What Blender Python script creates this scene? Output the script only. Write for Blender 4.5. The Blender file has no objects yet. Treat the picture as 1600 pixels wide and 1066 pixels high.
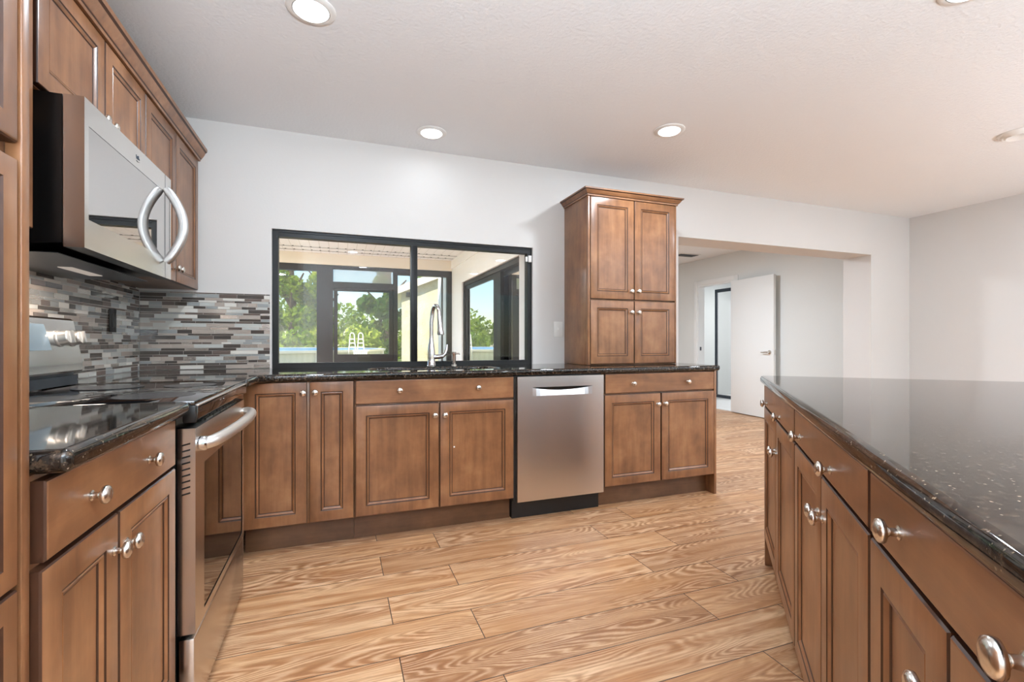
import bpy, bmesh, math, random
from mathutils import Vector, Matrix
PI = math.pi
R = math.radians
sc = bpy.context.scene
COL = sc.collection

# ------------------------------------------------------------------ camera
cam_d = bpy.data.cameras.new('camera')
cam = bpy.data.objects.new('camera', cam_d)
COL.objects.link(cam)
cam.location = (0, 0, 1.067)
cam.rotation_euler = (PI / 2, 0, R(-20.18))
cam_d.sensor_width = 36
cam_d.lens = 739.4 / 1600 * 36
cam_d.shift_y = 2.1 / 1600
cam_d.clip_start = 0.02
cam_d.clip_end = 300
sc.camera = cam

# ------------------------------------------------------------------ view
sc.view_settings.view_transform = 'Standard'
sc.view_settings.look = 'None'
sc.view_settings.gamma = 1
sc.view_settings.use_curve_mapping = False
sc.view_settings.exposure = -0.27

# ------------------------------------------------------------------ world, sun
W = bpy.data.worlds.new('world')
sc.world = W
W.use_nodes = True
wn = W.node_tree.nodes
wl = W.node_tree.links
bg = wn['Background']
sky = wn.new('ShaderNodeTexSky')
sky.sky_type = 'NISHITA'
sky.sun_disc = False
sky.sun_elevation = R(37)
sky.sun_rotation = R(250)
sky.air_density = 1.3
sky.dust_density = 0.4
sky.ozone_density = 1.0
tint = wn.new('ShaderNodeMix')
tint.data_type = 'RGBA'
tint.blend_type = 'MULTIPLY'
tint.inputs[0].default_value = 1.0
tint.inputs[7].default_value = (0.78, 0.92, 1.10, 1)
wl.new(sky.outputs[0], tint.inputs[6])
wl.new(tint.outputs[2], bg.inputs[0])
bg.inputs[1].default_value = 0.34

sun_d = bpy.data.lights.new('sun', 'SUN')
sun_d.energy = 9.0
sun_d.angle = R(1.0)
sun_d.color = (1.0, 0.95, 0.86)
sun = bpy.data.objects.new('sun', sun_d)
COL.objects.link(sun)
# light travels from left, slightly from behind the house, steeply down
sun.rotation_euler = Vector((0.66, 0.46, -0.60)).to_track_quat('-Z', 'Y').to_euler()

# ceiling lamp and added fill sites: (x, y, watts)
CEIL = 2.385
LAMPS = [(-0.10, 2.03), (0.55, 2.96), (1.93, 2.42), (2.20, 1.06), (4.016, 1.698)]
LAMP_W = [20.0, 1.0, 19.0, 9.0, 24.0]
BACK_FILL = [(0.2, -0.5), (2.4, -0.45), (4.2, -0.6), (0.4, -1.9), (2.4, -2.0), (4.4, -2.0)]  # unseen fill behind the camera, added to brighten the room; no fixtures
BACK_W = 8.0
HALL_LAMPS = [(3.4, 5.0)]
HALL_W = 92.0

def area_lamp(name, loc, watts, size, color=(0.84, 0.95, 1.06), rot=(0, 0, 0), spread=180):
    d = bpy.data.lights.new(name, 'AREA')
    d.shape = 'DISK'
    d.size = size
    d.energy = watts
    d.color = color
    d.spread = R(spread)
    o = bpy.data.objects.new(name, d)
    o.location = loc
    o.rotation_euler = rot
    COL.objects.link(o)
    return o

for (x, y), w in zip(LAMPS, LAMP_W):
    area_lamp('downlight_and_fill', (x, y, CEIL - 0.030), w, 0.13)
for x, y in BACK_FILL:
    area_lamp('downlight_and_fill', (x, y, CEIL - 0.030), 16.0 if x == 2.4 and y > -1 else BACK_W, 0.13)
for x, y in HALL_LAMPS:
    area_lamp('hall_lamp', (x, y, 2.40), HALL_W, 0.3, (0.84, 0.95, 1.06))
area_lamp('porch_fill', (-1.05, 4.9, 2.25), 100, 0.4, (0.86, 0.95, 1.05))  # out-of-view fill added to brighten the porch and its soffit
area_lamp('hood_lamp_light', (-0.87, 2.13, 1.315), 2.5, 0.12, (1, 0.86, 0.74))
area_lamp('bath_fill', (7.2, 6.3, 2.38), 45, 0.3, (0.93, 0.97, 1))  # unseen light added so the bathroom is lit

# the photographer's bounce light behind the camera, aimed at the ceiling
area_lamp('bounce_fill', (0.10, -1.2, 1.17), 390, 0.9, (0.78, 0.93, 1.07),
          Vector((-0.22, 0.0, 0.97)).to_track_quat('-Z', 'Y').to_euler())

area_lamp('bounce_fill', (4.2, -1.0, 1.17), 170, 0.9, (0.76, 0.92, 1.08), Vector((0.1, 0.0, 0.97)).to_track_quat('-Z', 'Y').to_euler())  # second unseen fill, added to lift the right-hand ceiling and wall

# ------------------------------------------------------------------ helpers
def srgb(r, g, b):
    def f(c):
        c /= 255.0
        return c / 12.92 if c <= 0.04045 else ((c + 0.055) / 1.055) ** 2.4
    return (f(r), f(g), f(b), 1.0)

class NB:
    """small node builder"""
    def __init__(s, name):
        s.m = bpy.data.materials.new(name)
        s.m.use_nodes = True
        s.t = s.m.node_tree
        s.n = s.t.nodes
        s.p = s.n['Principled BSDF']
        s.out = s.n['Material Output']
    def new(s, typ, ins=None, **kw):
        n = s.n.new(typ)
        for k, v in kw.items():
            setattr(n, k, v)
        for k, v in (ins or {}).items():
            s.set(n.inputs[k], v)
        return n
    def set(s, sock, v):
        if isinstance(v, bpy.types.NodeSocket):
            s.t.links.new(v, sock)
        else:
            sock.default_value = v
    def math(s, op, a, b=0.0, c=0.0):
        n = s.new('ShaderNodeMath', operation=op)
        s.set(n.inputs[0], a)
        s.set(n.inputs[1], b)
        s.set(n.inputs[2], c)
        return n.outputs[0]
    def mix(s, f, a, b, blend='MIX'):
        n = s.new('ShaderNodeMix', data_type='RGBA', blend_type=blend)
        s.set(n.inputs[0], f)
        s.set(n.inputs[6], a)
        s.set(n.inputs[7], b)
        return n.outputs[2]
    def ramp(s, f, stops, interp='LINEAR'):
        n = s.new('ShaderNodeValToRGB')
        n.color_ramp.interpolation = interp
        e = n.color_ramp.elements
        while len(e) > 1:
            e.remove(e[-1])
        e[0].position, e[0].color = stops[0]
        for p, c in stops[1:]:
            x = e.new(p)
            x.color = c
        s.set(n.inputs[0], f)
        return n.outputs[0]
    def coord(s, which='Object'):
        return s.new('ShaderNodeTexCoord').outputs[which]
    def mapping(s, v, scale=(1, 1, 1), loc=(0, 0, 0)):
        n = s.new('ShaderNodeMapping')
        s.set(n.inputs[0], v)
        s.set(n.inputs['Scale'], scale)
        s.set(n.inputs['Location'], loc)
        return n.outputs[0]
    def noise(s, v, scale, detail=3, rough=0.5, dist=0.0):
        n = s.new('ShaderNodeTexNoise')
        s.set(n.inputs['Vector'], v)
        n.inputs['Scale'].default_value = scale
        n.inputs['Detail'].default_value = detail
        n.inputs['Roughness'].default_value = rough
        n.inputs['Distortion'].default_value = dist
        return n.outputs[0]
    def bump(s, h, strength=0.2, dist=0.01):
        n = s.new('ShaderNodeBump')
        n.inputs['Strength'].default_value = strength
        n.inputs['Distance'].default_value = dist
        s.set(n.inputs['Height'], h)
        s.set(s.p.inputs['Normal'], n.outputs[0])
    def base(s, c):
        s.set(s.p.inputs['Base Color'], c)
    def pset(s, **kw):
        for k, v in kw.items():
            s.set(s.p.inputs[k.replace('_', ' ')], v)
        return s

def plain(name, col, rough=0.5, metal=0.0, spec=0.5, coat=0.0):
    b = NB(name)
    b.base(col)
    b.p.inputs['Roughness'].default_value = rough
    b.p.inputs['Metallic'].default_value = metal
    b.p.inputs['Specular IOR Level'].default_value = spec
    b.p.inputs['Coat Weight'].default_value = coat
    b.p.inputs['Coat Roughness'].default_value = 0.05
    return b.m

def wood_mat(name, axis, tone=1.0):
    """stained maple; axis = grain direction in the cabinet's own frame"""
    b = NB(name)
    oi = b.new('ShaderNodeObjectInfo')
    co = b.coord('Object')
    off = b.new('ShaderNodeCombineXYZ', {0: b.math('MULTIPLY', oi.outputs['Random'], 17.0),
                                         1: b.math('MULTIPLY', oi.outputs['Random'], 5.0),
                                         2: b.math('MULTIPLY', oi.outputs['Random'], 9.0)})
    va = b.new('ShaderNodeVectorMath', operation='ADD')
    b.set(va.inputs[0], co)
    b.set(va.inputs[1], off.outputs[0])
    st = {'z': (9, 9, 1.1), 'x': (1.1, 9, 9)}[axis]
    g = b.noise(b.mapping(va.outputs[0], st), 2.2, 5, 0.6, 0.4)
    st2 = {'z': (60, 60, 2.0), 'x': (2.0, 60, 60)}[axis]
    fine = b.noise(b.mapping(va.outputs[0], st2), 2.0, 3, 0.6)
    blot = b.noise(va.outputs[0], 5.5, 4, 0.6)
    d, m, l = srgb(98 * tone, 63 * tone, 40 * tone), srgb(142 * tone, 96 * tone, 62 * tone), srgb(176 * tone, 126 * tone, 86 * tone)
    c = b.ramp(g, [(0.25, d), (0.5, m), (0.78, l)])
    c2 = b.ramp(blot, [(0.34, d), (0.54, m), (0.70, l)])
    c = b.mix(0.5, c, c2)
    c = b.mix(b.math('MULTIPLY', fine, 0.35), c, d)
    b.base(c)
    b.p.inputs['Roughness'].default_value = 0.33
    b.p.inputs['Specular IOR Level'].default_value = 0.45
    b.p.inputs['Coat Weight'].default_value = 0.25
    b.p.inputs['Coat Roughness'].default_value = 0.22
    b.bump(fine, 0.03, 0.002)
    return b.m

M = {}
M['wood'] = wood_mat('stained_maple', 'z')
M['woodh'] = wood_mat('stained_maple_horizontal', 'x')
M['glaze'] = plain('dark_glaze', srgb(62, 36, 22), 0.4)
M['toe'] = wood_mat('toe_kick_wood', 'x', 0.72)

def wall_mat(name, col, bscale=90, bstr=0.12):
    b = NB(name)
    co = b.coord('Object')
    n = b.noise(co, bscale, 3, 0.55)
    big = b.noise(co, 1.3, 2, 0.5)
    dark = tuple(c * 0.965 for c in col[:3]) + (1,)
    b.base(b.mix(big, dark, col))
    b.p.inputs['Roughness'].default_value = 0.75
    b.p.inputs['Specular IOR Level'].default_value = 0.25
    b.bump(n, bstr, 0.004)
    return b.m
M['wall'] = wall_mat('painted_wall', srgb(216, 212, 208))
M['hallwall'] = wall_mat('hall_wall_paint', srgb(228, 229, 226))
M['ceil'] = wall_mat('textured_ceiling', srgb(243, 243, 243), 62, 0.7)
M['white'] = plain('white_paint', srgb(238, 238, 236), 0.4)
M['plastic'] = plain('white_plastic', srgb(236, 233, 228), 0.35)
M['blackframe'] = plain('black_window_frame', srgb(15, 16, 17), 0.4, 0, 0.35)
M['bronze'] = plain('dark_bronze_metal', srgb(40, 37, 35), 0.5)
M['black'] = plain('black_enamel', srgb(16, 16, 17), 0.3)
M['blackplastic'] = plain('black_plastic', srgb(22, 22, 22), 0.45)
M['blackglass'] = plain('black_glass', (0.004, 0.004, 0.005, 1), 0.03, 0.0, 0.8, 0.6)
M['mirrorglass'] = plain('mirrored_door_glass', (0.62, 0.61, 0.60, 1), 0.02, 1.0)
M['ovenglass'] = plain('oven_door_glass', (0.16, 0.15, 0.145, 1), 0.03, 1.0)
M['nickel'] = plain('satin_nickel', (0.70, 0.66, 0.61, 1), 0.22, 1.0)
M['chrome'] = plain('chrome', (0.62, 0.62, 0.63, 1), 0.08, 1.0)
M['sinkmat'] = plain('dark_composite', srgb(24, 24, 26), 0.35)
M['grout'] = plain('grout', srgb(196, 186, 178), 0.8)
M['darkmetal'] = plain('dark_metal_rail', srgb(70, 76, 84), 0.35, 0.6)
M['brownpanel'] = plain('brown_panel', srgb(84, 58, 42), 0.35)

def steel_mat(name, col, axis, rough=0.26):
    b = NB(name)
    co = b.coord('Object')
    st = {'x': (2.0, 500, 500), 'z': (500, 500, 2.0)}[axis]
    n = b.noise(b.mapping(co, st), 3.0, 2, 0.6)
    b.base(b.mix(b.math('MULTIPLY', n, 0.22), col, tuple(c * 0.80 for c in col[:3]) + (1,)))
    b.set(b.p.inputs['Roughness'], b.math('ADD', b.math('MULTIPLY', n, 0.08), rough - 0.03))
    b.p.inputs['Metallic'].default_value = 1.0
    b.p.inputs['Anisotropic'].default_value = 0.8
    b.p.inputs['Anisotropic Rotation'].default_value = 0.25
    return b.m
M['handlegrey'] = plain('satin_grey_steel', (0.52, 0.51, 0.50, 1), 0.36, 1.0)
M['handle'] = plain('satin_handle_steel', (0.80, 0.77, 0.73, 1), 0.40, 1.0)
M['steel'] = steel_mat('brushed_steel', (0.76, 0.73, 0.70, 1), 'x', 0.23)
M['steelz'] = steel_mat('brushed_steel_vertical', (0.70, 0.67, 0.64, 1), 'z', 0.24)
M['steelbright'] = steel_mat('bright_steel', (0.80, 0.79, 0.77, 1), 'x', 0.22)

def granite_mat():
    b = NB('black_granite')
    co = b.coord('Object')
    v = b.new('ShaderNodeTexVoronoi', feature='F1')
    b.set(v.inputs['Vector'], co)
    v.inputs['Scale'].default_value = 150
    n1 = b.noise(co, 75, 4, 0.65)
    n2 = b.noise(co, 120, 2, 0.6)
    c = b.ramp(n1, [(0.38, srgb(15, 13, 12)), (0.54, srgb(36, 30, 26)), (0.66, srgb(78, 63, 50)), (0.78, srgb(112, 96, 80))])
    fl = b.ramp(n2, [(0.54, (0, 0, 0, 1)), (0.60, (1, 1, 1, 1))])
    sp = b.ramp(v.outputs['Distance'], [(0.16, (1, 1, 1, 1)), (0.34, (0, 0, 0, 1))])
    f = b.math('MULTIPLY', fl, sp)
    b.base(b.mix(f, c, srgb(134, 117, 98)))
    b.p.inputs['Roughness'].default_value = 0.045
    b.p.inputs['Specular IOR Level'].default_value = 0.5
    return b.m
M['granite'] = granite_mat()

def floor_mat():
    b = NB('wood_look_plank_tile')
    co = b.coord('Object')
    s = b.new('ShaderNodeSeparateXYZ')
    b.set(s.inputs[0], co)
    X, Y = s.outputs[0], s.outputs[1]
    PW, PL = 0.2, 1.182
    yr = b.math('DIVIDE', b.math('SUBTRACT', Y, 0.035), PW)
    row = b.math('FLOOR', yr)
    par = b.math('FLOORED_MODULO', row, 2.0)
    xo = b.math('SUBTRACT', 0.498, b.math('MULTIPLY', par, 0.303))
    xr = b.math('DIVIDE', b.math('SUBTRACT', X, xo), PL)
    idx = b.math('FLOOR', xr)
    fx = b.math('MULTIPLY', b.math('FRACT', xr), PL)
    fy = b.math('MULTIPLY', b.math('FRACT', yr), PW)
    ex = b.math('MINIMUM', fx, b.math('SUBTRACT', PL, fx))
    ey = b.math('MINIMUM', fy, b.math('SUBTRACT', PW, fy))
    edge = b.math('MINIMUM', ex, ey)
    idv = b.new('ShaderNodeCombineXYZ', {0: idx, 1: row, 2: 3.3})
    wn_ = b.new('ShaderNodeTexWhiteNoise', noise_dimensions='3D')
    b.set(wn_.inputs['Vector'], idv.outputs[0])
    rnd = wn_.outputs['Value']
    rs = b.new('ShaderNodeSeparateColor')
    b.set(rs.inputs[0], wn_.outputs['Color'])
    # cathedral grain: contours of a stretched noise
    gv = b.new('ShaderNodeCombineXYZ', {0: b.math('MULTIPLY', fx, 1.25), 1: b.math('MULTIPLY', fy, 7.0), 2: b.math('MULTIPLY', rnd, 60.0)})
    n = b.noise(gv.outputs[0], 1.0, 1.5, 0.4, 0.2)
    wob = b.noise(b.mapping(co, (30, 160, 1)), 1.0, 3, 0.6)
    ph = b.math('ADD', b.math('MULTIPLY', n, b.math('ADD', 125.0, b.math('MULTIPLY', rs.outputs[1], 90.0))), b.math('MULTIPLY', wob, 3.0))
    ring = b.math('MULTIPLY_ADD', b.math('SINE', ph), 0.5, 0.5)
    pale = b.math('POWER', ring, 2.2)
    deep = b.math('POWER', b.math('SUBTRACT', 1.0, ring), 2.0)
    patch = b.noise(b.new('ShaderNodeVectorMath', {0: b.mapping(co, (1.3, 5.0, 1)), 1: idv.outputs[0]}, operation='ADD').outputs[0], 1.3, 3, 0.55)
    amt = b.ramp(patch, [(0.40, (0.12, 0.12, 0.12, 1)), (0.58, (1, 1, 1, 1))])
    fib = b.noise(b.mapping(co, (6, 260, 1)), 1.0, 4, 0.7)
    fibd = b.ramp(fib, [(0.50, (0, 0, 0, 1)), (0.66, (1, 1, 1, 1))])
    streak = b.noise(b.new('ShaderNodeVectorMath', {0: b.mapping(co, (1.1, 17, 1)), 1: idv.outputs[0]}, operation='ADD').outputs[0], 1.5, 4, 0.6)
    light = b.mix(rs.outputs[0], srgb(202, 154, 108), srgb(232, 192, 150))
    mid = b.mix(rs.outputs[2], srgb(158, 106, 66), srgb(186, 132, 86))
    cream = srgb(240, 208, 174)
    dark = srgb(130, 84, 52)
    c = b.mix(b.ramp(streak, [(0.42, (0, 0, 0, 1)), (0.60, (1, 1, 1, 1))]), mid, light)
    tone = b.math('MULTIPLY', b.math('POWER', rs.outputs[1], 2.0), 0.6)
    c = b.mix(tone, c, srgb(152, 106, 70))
    c = b.mix(b.math('MULTIPLY', b.math('MULTIPLY', deep, amt), 0.55), c, dark)
    c = b.mix(b.math('MULTIPLY', b.math('MULTIPLY', pale, amt), 0.38), c, cream)
    c = b.mix(b.math('MULTIPLY', fibd, 0.5), c, dark)
    g = b.math('LESS_THAN', edge, 0.0017)
    c = b.mix(g, c, srgb(58, 42, 32))
    b.base(c)
    b.set(b.p.inputs['Roughness'], b.math('MULTIPLY_ADD', fib, 0.16, 0.34))
    b.p.inputs['Specular IOR Level'].default_value = 0.45
    h = b.math('SUBTRACT', b.math('MULTIPLY', fib, 0.4), b.math('MULTIPLY', g, 1.2))
    b.bump(h, 0.10, 0.003)
    return b.m
M['floor'] = floor_mat()

def glass_mat(name, gloss=1.0, tint=(1, 1, 1, 1), haze=0.0):
    b = NB(name)
    b.n.remove(b.p)
    tr = b.new('ShaderNodeBsdfTransparent', {0: tint})
    gl = b.new('ShaderNodeBsdfGlossy', {'Color': (1, 1, 1, 1), 'Roughness': 0.0})
    fr = b.new('ShaderNodeFresnel', {0: 1.45})
    f = b.math('MULTIPLY', fr.outputs[0], gloss)
    mx = b.new('ShaderNodeMixShader')
    b.set(mx.inputs[0], f)
    b.t.links.new(tr.outputs[0], mx.inputs[1])
    b.t.links.new(gl.outputs[0], mx.inputs[2])
    res = mx.outputs[0]
    if haze:
        df = b.new('ShaderNodeBsdfDiffuse', {0: (0.8, 0.8, 0.78, 1)})
        m2 = b.new('ShaderNodeMixShader', {0: haze})
        b.t.links.new(res, m2.inputs[1])
        b.t.links.new(df.outputs[0], m2.inputs[2])
        res = m2.outputs[0]
    b.t.links.new(res, b.out.inputs[0])
    return b.m
M['glass'] = glass_mat('window_glass', 0.40)
M['screen'] = glass_mat('dusty_pane', 0.3, (0.93, 0.93, 0.92, 1), 0.07)
M['dusty'] = glass_mat('dusty_transom', 0.3, (0.9, 0.9, 0.88, 1), 0.30)
M['tinted'] = plain('reflective_patio_glass', (0.86, 0.88, 0.88, 1), 0.0, 1.0)

def emit_mat(name, col, s):
    b = NB(name)
    b.n.remove(b.p)
    e = b.new('ShaderNodeEmission', {0: col, 1: s})
    b.t.links.new(e.outputs[0], b.out.inputs[0])
    return b.m
M['lens'] = emit_mat('lit_lens', (1, 0.99, 0.97, 1), 5.0)
M['hoodlight'] = emit_mat('hood_light', (1, 0.86, 0.74, 1), 0.5)
M['display'] = plain('clock_display', srgb(120, 138, 150), 0.1)

class MB:
    """collects shapes, links them as one mesh object"""
    def __init__(s):
        s.bm = bmesh.new()
    def _merge(s, t, mat):
        for f in t.faces:
            f.material_index = mat
        me = bpy.data.meshes.new('tmp')
        t.to_mesh(me)
        t.free()
        s.bm.from_mesh(me)
        bpy.data.meshes.remove(me)
    def box(s, x0, x1, y0, y1, z0, z1, mat=0, bev=0.0, seg=2):
        t = bmesh.new()
        bmesh.ops.create_cube(t, size=1)
        for v in t.verts:
            v.co = ((x0 + x1) / 2 + v.co.x * (x1 - x0), (y0 + y1) / 2 + v.co.y * (y1 - y0), (z0 + z1) / 2 + v.co.z * (z1 - z0))
        if bev > 0:
            bmesh.ops.bevel(t, geom=t.edges[:], offset=bev, segments=seg, affect='EDGES', profile=0.5)
        s._merge(t, mat)
        return s
    def quad(s, pts, mat=0):
        vs = [s.bm.verts.new(p) for p in pts]
        f = s.bm.faces.new(vs)
        f.material_index = mat
        return s
    def extrude_poly(s, poly, vec, mat=0, bev=0.0):
        """poly: list of 3d points (planar), extruded by vec"""
        t = bmesh.new()
        a = [t.verts.new(p) for p in poly]
        v = Vector(vec)
        c = [t.verts.new(Vector(p) + v) for p in poly]
        n = len(poly)
        t.faces.new(a)
        t.faces.new(list(reversed(c)))
        for i in range(n):
            j = (i + 1) % n
            t.faces.new([a[j], a[i], c[i], c[j]])
        bmesh.ops.recalc_face_normals(t, faces=t.faces[:])
        if bev > 0:
            bmesh.ops.bevel(t, geom=t.edges[:], offset=bev, segments=2, affect='EDGES', profile=0.5)
        s._merge(t, mat)
        return s
    def tube(s, pts, r, n=12, mat=0, caps=True, sy=1.0):
        t = bmesh.new()
        pts = [Vector(p) for p in pts]
        rs = r if isinstance(r, (list, tuple)) else [r] * len(pts)
        rings = []
        up = None
        for i, p in enumerate(pts):
            d = (pts[min(i + 1, len(pts) - 1)] - pts[max(i - 1, 0)]).normalized()
            if up is None:
                a = Vector((0, 0, 1)) if abs(d.z) < 0.9 else Vector((1, 0, 0))
                up = d.cross(a).normalized()
            up = (up - d * up.dot(d)).normalized()
            w = d.cross(up)
            rings.append([t.verts.new(p + up * math.cos(2 * PI * k / n) * rs[i] + w * math.sin(2 * PI * k / n) * rs[i] * sy) for k in range(n)])
        for i in range(len(rings) - 1):
            for k in range(n):
                t.faces.new([rings[i][k], rings[i][(k + 1) % n], rings[i + 1][(k + 1) % n], rings[i + 1][k]])
        if caps:
            t.faces.new(list(reversed(rings[0])))
            t.faces.new(rings[-1])
        bmesh.ops.recalc_face_normals(t, faces=t.faces[:])
        s._merge(t, mat)
        return s
    def lathe(s, prof, origin, axis, n=20, mat=0):
        """prof: (radius, height) along axis from origin"""
        t = bmesh.new()
        ax = Vector(axis).normalized()
        a = Vector((0, 0, 1)) if abs(ax.z) < 0.9 else Vector((1, 0, 0))
        u = ax.cross(a).normalized()
        w = ax.cross(u)
        o = Vector(origin)
        rings = []
        for r, h in prof:
            if r < 1e-6:
                rings.append([t.verts.new(o + ax * h)])
            else:
                rings.append([t.verts.new(o + ax * h + (u * math.cos(2 * PI * k / n) + w * math.sin(2 * PI * k / n)) * r) for k in range(n)])
        for A, B in zip(rings, rings[1:]):
            for k in range(n):
                j = (k + 1) % n
                if len(A) == 1 and len(B) == 1:
                    continue
                if len(A) == 1:
                    t.faces.new([A[0], B[j], B[k]])
                elif len(B) == 1:
                    t.faces.new([A[k], A[j], B[0]])
                else:
                    t.faces.new([A[k], A[j], B[j], B[k]])
        for ring, rev in ((rings[0], True), (rings[-1], False)):
            if len(ring) > 1:
                t.faces.new(list(reversed(ring)) if rev else ring)
        bmesh.ops.recalc_face_normals(t, faces=t.faces[:])
        s._merge(t, mat)
        return s
    def rings(s, x0, x1, z0, z1, prof, mats, back):
        """front panel facing -y: nested rectangles; prof = [(inset, y)], mats per band (+ last = centre), back = y of back"""
        t = bmesh.new()
        def rect(i, y):
            return [t.verts.new(p) for p in ((x0 + i, y, z0 + i), (x1 - i, y, z0 + i), (x1 - i, y, z1 - i), (x0 + i, y, z1 - i))]
        rs = [rect(0, back)] + [rect(i, y) for i, y in prof]
        for q, (A, B) in enumerate(zip(rs, rs[1:])):
            for k in range(4):
                f = t.faces.new([A[k], A[(k + 1) % 4], B[(k + 1) % 4], B[k]])
                f.material_index = mats[q]
        f = t.faces.new(rs[-1])
        f.material_index = mats[len(rs) - 1]
        t.faces.new(list(reversed(rs[0]))).material_index = mats[0]
        bmesh.ops.recalc_face_normals(t, faces=t.faces[:])
        me = bpy.data.meshes.new('tmp')
        t.to_mesh(me)
        t.free()
        s.bm.from_mesh(me)
        bpy.data.meshes.remove(me)
        return s
    def build(s, name, mats, parent=None, smooth=35, loc=None):
        me = bpy.data.meshes.new(name)
        s.bm.to_mesh(me)
        s.bm.free()
        if not isinstance(mats, (list, tuple)):
            mats = [mats]
        for m in mats:
            me.materials.append(m)
        if smooth:
            for p in me.polygons:
                p.use_smooth = True
            me.set_sharp_from_angle(angle=R(smooth))
        o = bpy.data.objects.new(name, me)
        COL.objects.link(o)
        if parent:
            o.parent = parent
        if loc:
            o.location = loc
        return o

def thing(name, label, cat, loc=(0, 0, 0), rz=0.0, group=None):
    o = bpy.data.objects.new(name, None)
    o.empty_display_size = 0.1
    o.location = loc
    o.rotation_euler = (0, 0, rz)
    COL.objects.link(o)
    return tag(o, label, cat, group)

def tag(o, label, cat, group=None):
    o['label'] = label
    o['category'] = cat
    if group:
        o['group'] = group
    return o

def struct(o):
    o['kind'] = 'structure'
    return o

def rounded(poly, rad, seg=6):
    """round the corners of a 2d polygon; rad per corner"""
    out = []
    n = len(poly)
    for i in range(n):
        p = Vector(poly[i])
        a = Vector(poly[i - 1]) - p
        c = Vector(poly[(i + 1) % n]) - p
        r = rad[i] if isinstance(rad, (list, tuple)) else rad
        if r <= 0:
            out.append(tuple(p))
            continue
        a.normalize()
        c.normalize()
        ang = a.angle(c)
        d = r / math.tan(ang / 2)
        p0, p1 = p + a * d, p + c * d
        for k in range(seg + 1):
            t = k / seg
            out.append(tuple((1 - t) ** 2 * p0 + 2 * t * (1 - t) * p + t * t * p1))
    return out

def slab(name, outer, holes, z0, z1, bev, mat, parent=None, loc=(0, 0, 0), rz=0):
    cu = bpy.data.curves.new(name + '_outline', 'CURVE')
    cu.dimensions = '2D'
    cu.fill_mode = 'BOTH'
    for loop in [outer] + holes:
        sp = cu.splines.new('POLY')
        sp.points.add(len(loop) - 1)
        for q, (x, y) in zip(sp.points, loop):
            q.co = (x, y, 0, 1)
        sp.use_cyclic_u = True
    cu.extrude = (z1 - z0) / 2 - bev
    cu.bevel_depth = bev
    cu.bevel_resolution = 3
    cu.offset = -bev
    t = bpy.data.objects.new('tmp', cu)
    COL.objects.link(t)
    dg = bpy.context.evaluated_depsgraph_get()
    me = bpy.data.meshes.new_from_object(t.evaluated_get(dg))
    bpy.data.objects.remove(t)
    bpy.data.curves.remove(cu)
    for v in me.vertices:
        v.co.z += (z0 + z1) / 2
    me.materials.clear()
    me.materials.append(mat)
    for p in me.polygons:
        p.use_smooth = True
    me.set_sharp_from_angle(angle=R(50))
    o = bpy.data.objects.new(name, me)
    me.name = name
    o.location = loc
    o.rotation_euler = (0, 0, rz)
    COL.objects.link(o)
    if parent:
        o.parent = parent
    return o

# ================================================================== SETTING
XL, YB, XR, YF = -1.066, 3.257, 5.69, -2.8
YB2 = 3.54            # outer face of the back wall
XP = 1.60             # porch-side face of the hall wall
OP0, OP1, OPZ = 2.69, 5.087, 1.958
WX0, WX1, WZ0, WZ1 = -0.385, 1.362, 0.9055, 1.772

m = MB()
m.box(XL - 0.2, 9.0, YF - 0.2, 8.0, -0.12, 0.0)
struct(m.build('floor', M['floor'], smooth=0))

m = MB()
m.box(XL - 0.2, XR + 0.2, YF - 0.2, YB2, CEIL, CEIL + 0.15)
struct(m.build('ceiling', M['ceil'], smooth=0))
m = MB()
m.box(XP, 9.0, YB2, 8.0, 2.45, 2.6)
struct(m.build('ceiling_hall', M['ceil'], smooth=0))

# back wall with window opening and wide cased opening
m = MB()
zt = CEIL
m.box(XL - 0.2, WX0, YB, YB2, 0, zt)
m.box(WX0, WX1, YB, YB + 0.021, 0, 0.868)
m.box(WX0, WX1, YB + 0.021, YB2, 0, 0.904)
m.box(WX0, WX1, YB, YB2, WZ1, zt)
m.box(WX1, OP0, YB, YB2, 0, zt)
m.box(OP0, OP1, YB, YB2, OPZ, zt)
m.box(OP1, XR + 0.2, YB, YB2, 0, zt)
struct(m.build('wall_back', M['wall'], smooth=0))
m = MB()
m.box(XL - 0.2, XL, YF - 0.2, YB, 0, zt)
struct(m.build('wall_left', M['wall'], smooth=0))
m = MB()
m.box(XR, XR + 0.2, YF - 0.2, YB, 0, zt)
struct(m.build('wall_right', M['wall'], smooth=0))
# wall behind the viewer with two wide openings added to let daylight in
m = MB()
FZ = 2.12
gaps = [(0.3, 2.5), (3.1, 5.3)]
m.box(XL - 0.2, 0.3, YF - 0.2, YF, 0, zt)
m.box(2.5, 3.1, YF - 0.2, YF, 0, zt)
m.box(5.3, XR + 0.2, YF - 0.2, YF, 0, zt)
for a, c in gaps:
    m.box(a, c, YF - 0.2, YF, FZ, zt)
struct(m.build('wall_front', M['wall'], smooth=0))
for i, (a, c) in enumerate(gaps):
    m = MB()
    y0, y1 = YF - 0.12, YF - 0.06
    m.box(a, a + 0.05, y0, y1, 0, FZ)
    m.box(c - 0.05, c, y0, y1, 0, FZ)
    m.box(a + 0.05, c - 0.05, y0, y1, FZ - 0.05, FZ)
    m.box(a + 0.05, c - 0.05, y0, y1, 0, 0.05)
    m.box((a + c) / 2 - 0.03, (a + c) / 2 + 0.03, y0, y1, 0.05, FZ - 0.05)
    d = struct(m.build('door_%d' % (i + 3), M['white'], smooth=0))
    g = MB().box(a + 0.05, c - 0.05, YF - 0.095, YF - 0.09, 0.05, FZ - 0.05)
    g.build('pane', M['glass'], d, smooth=0)

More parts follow.
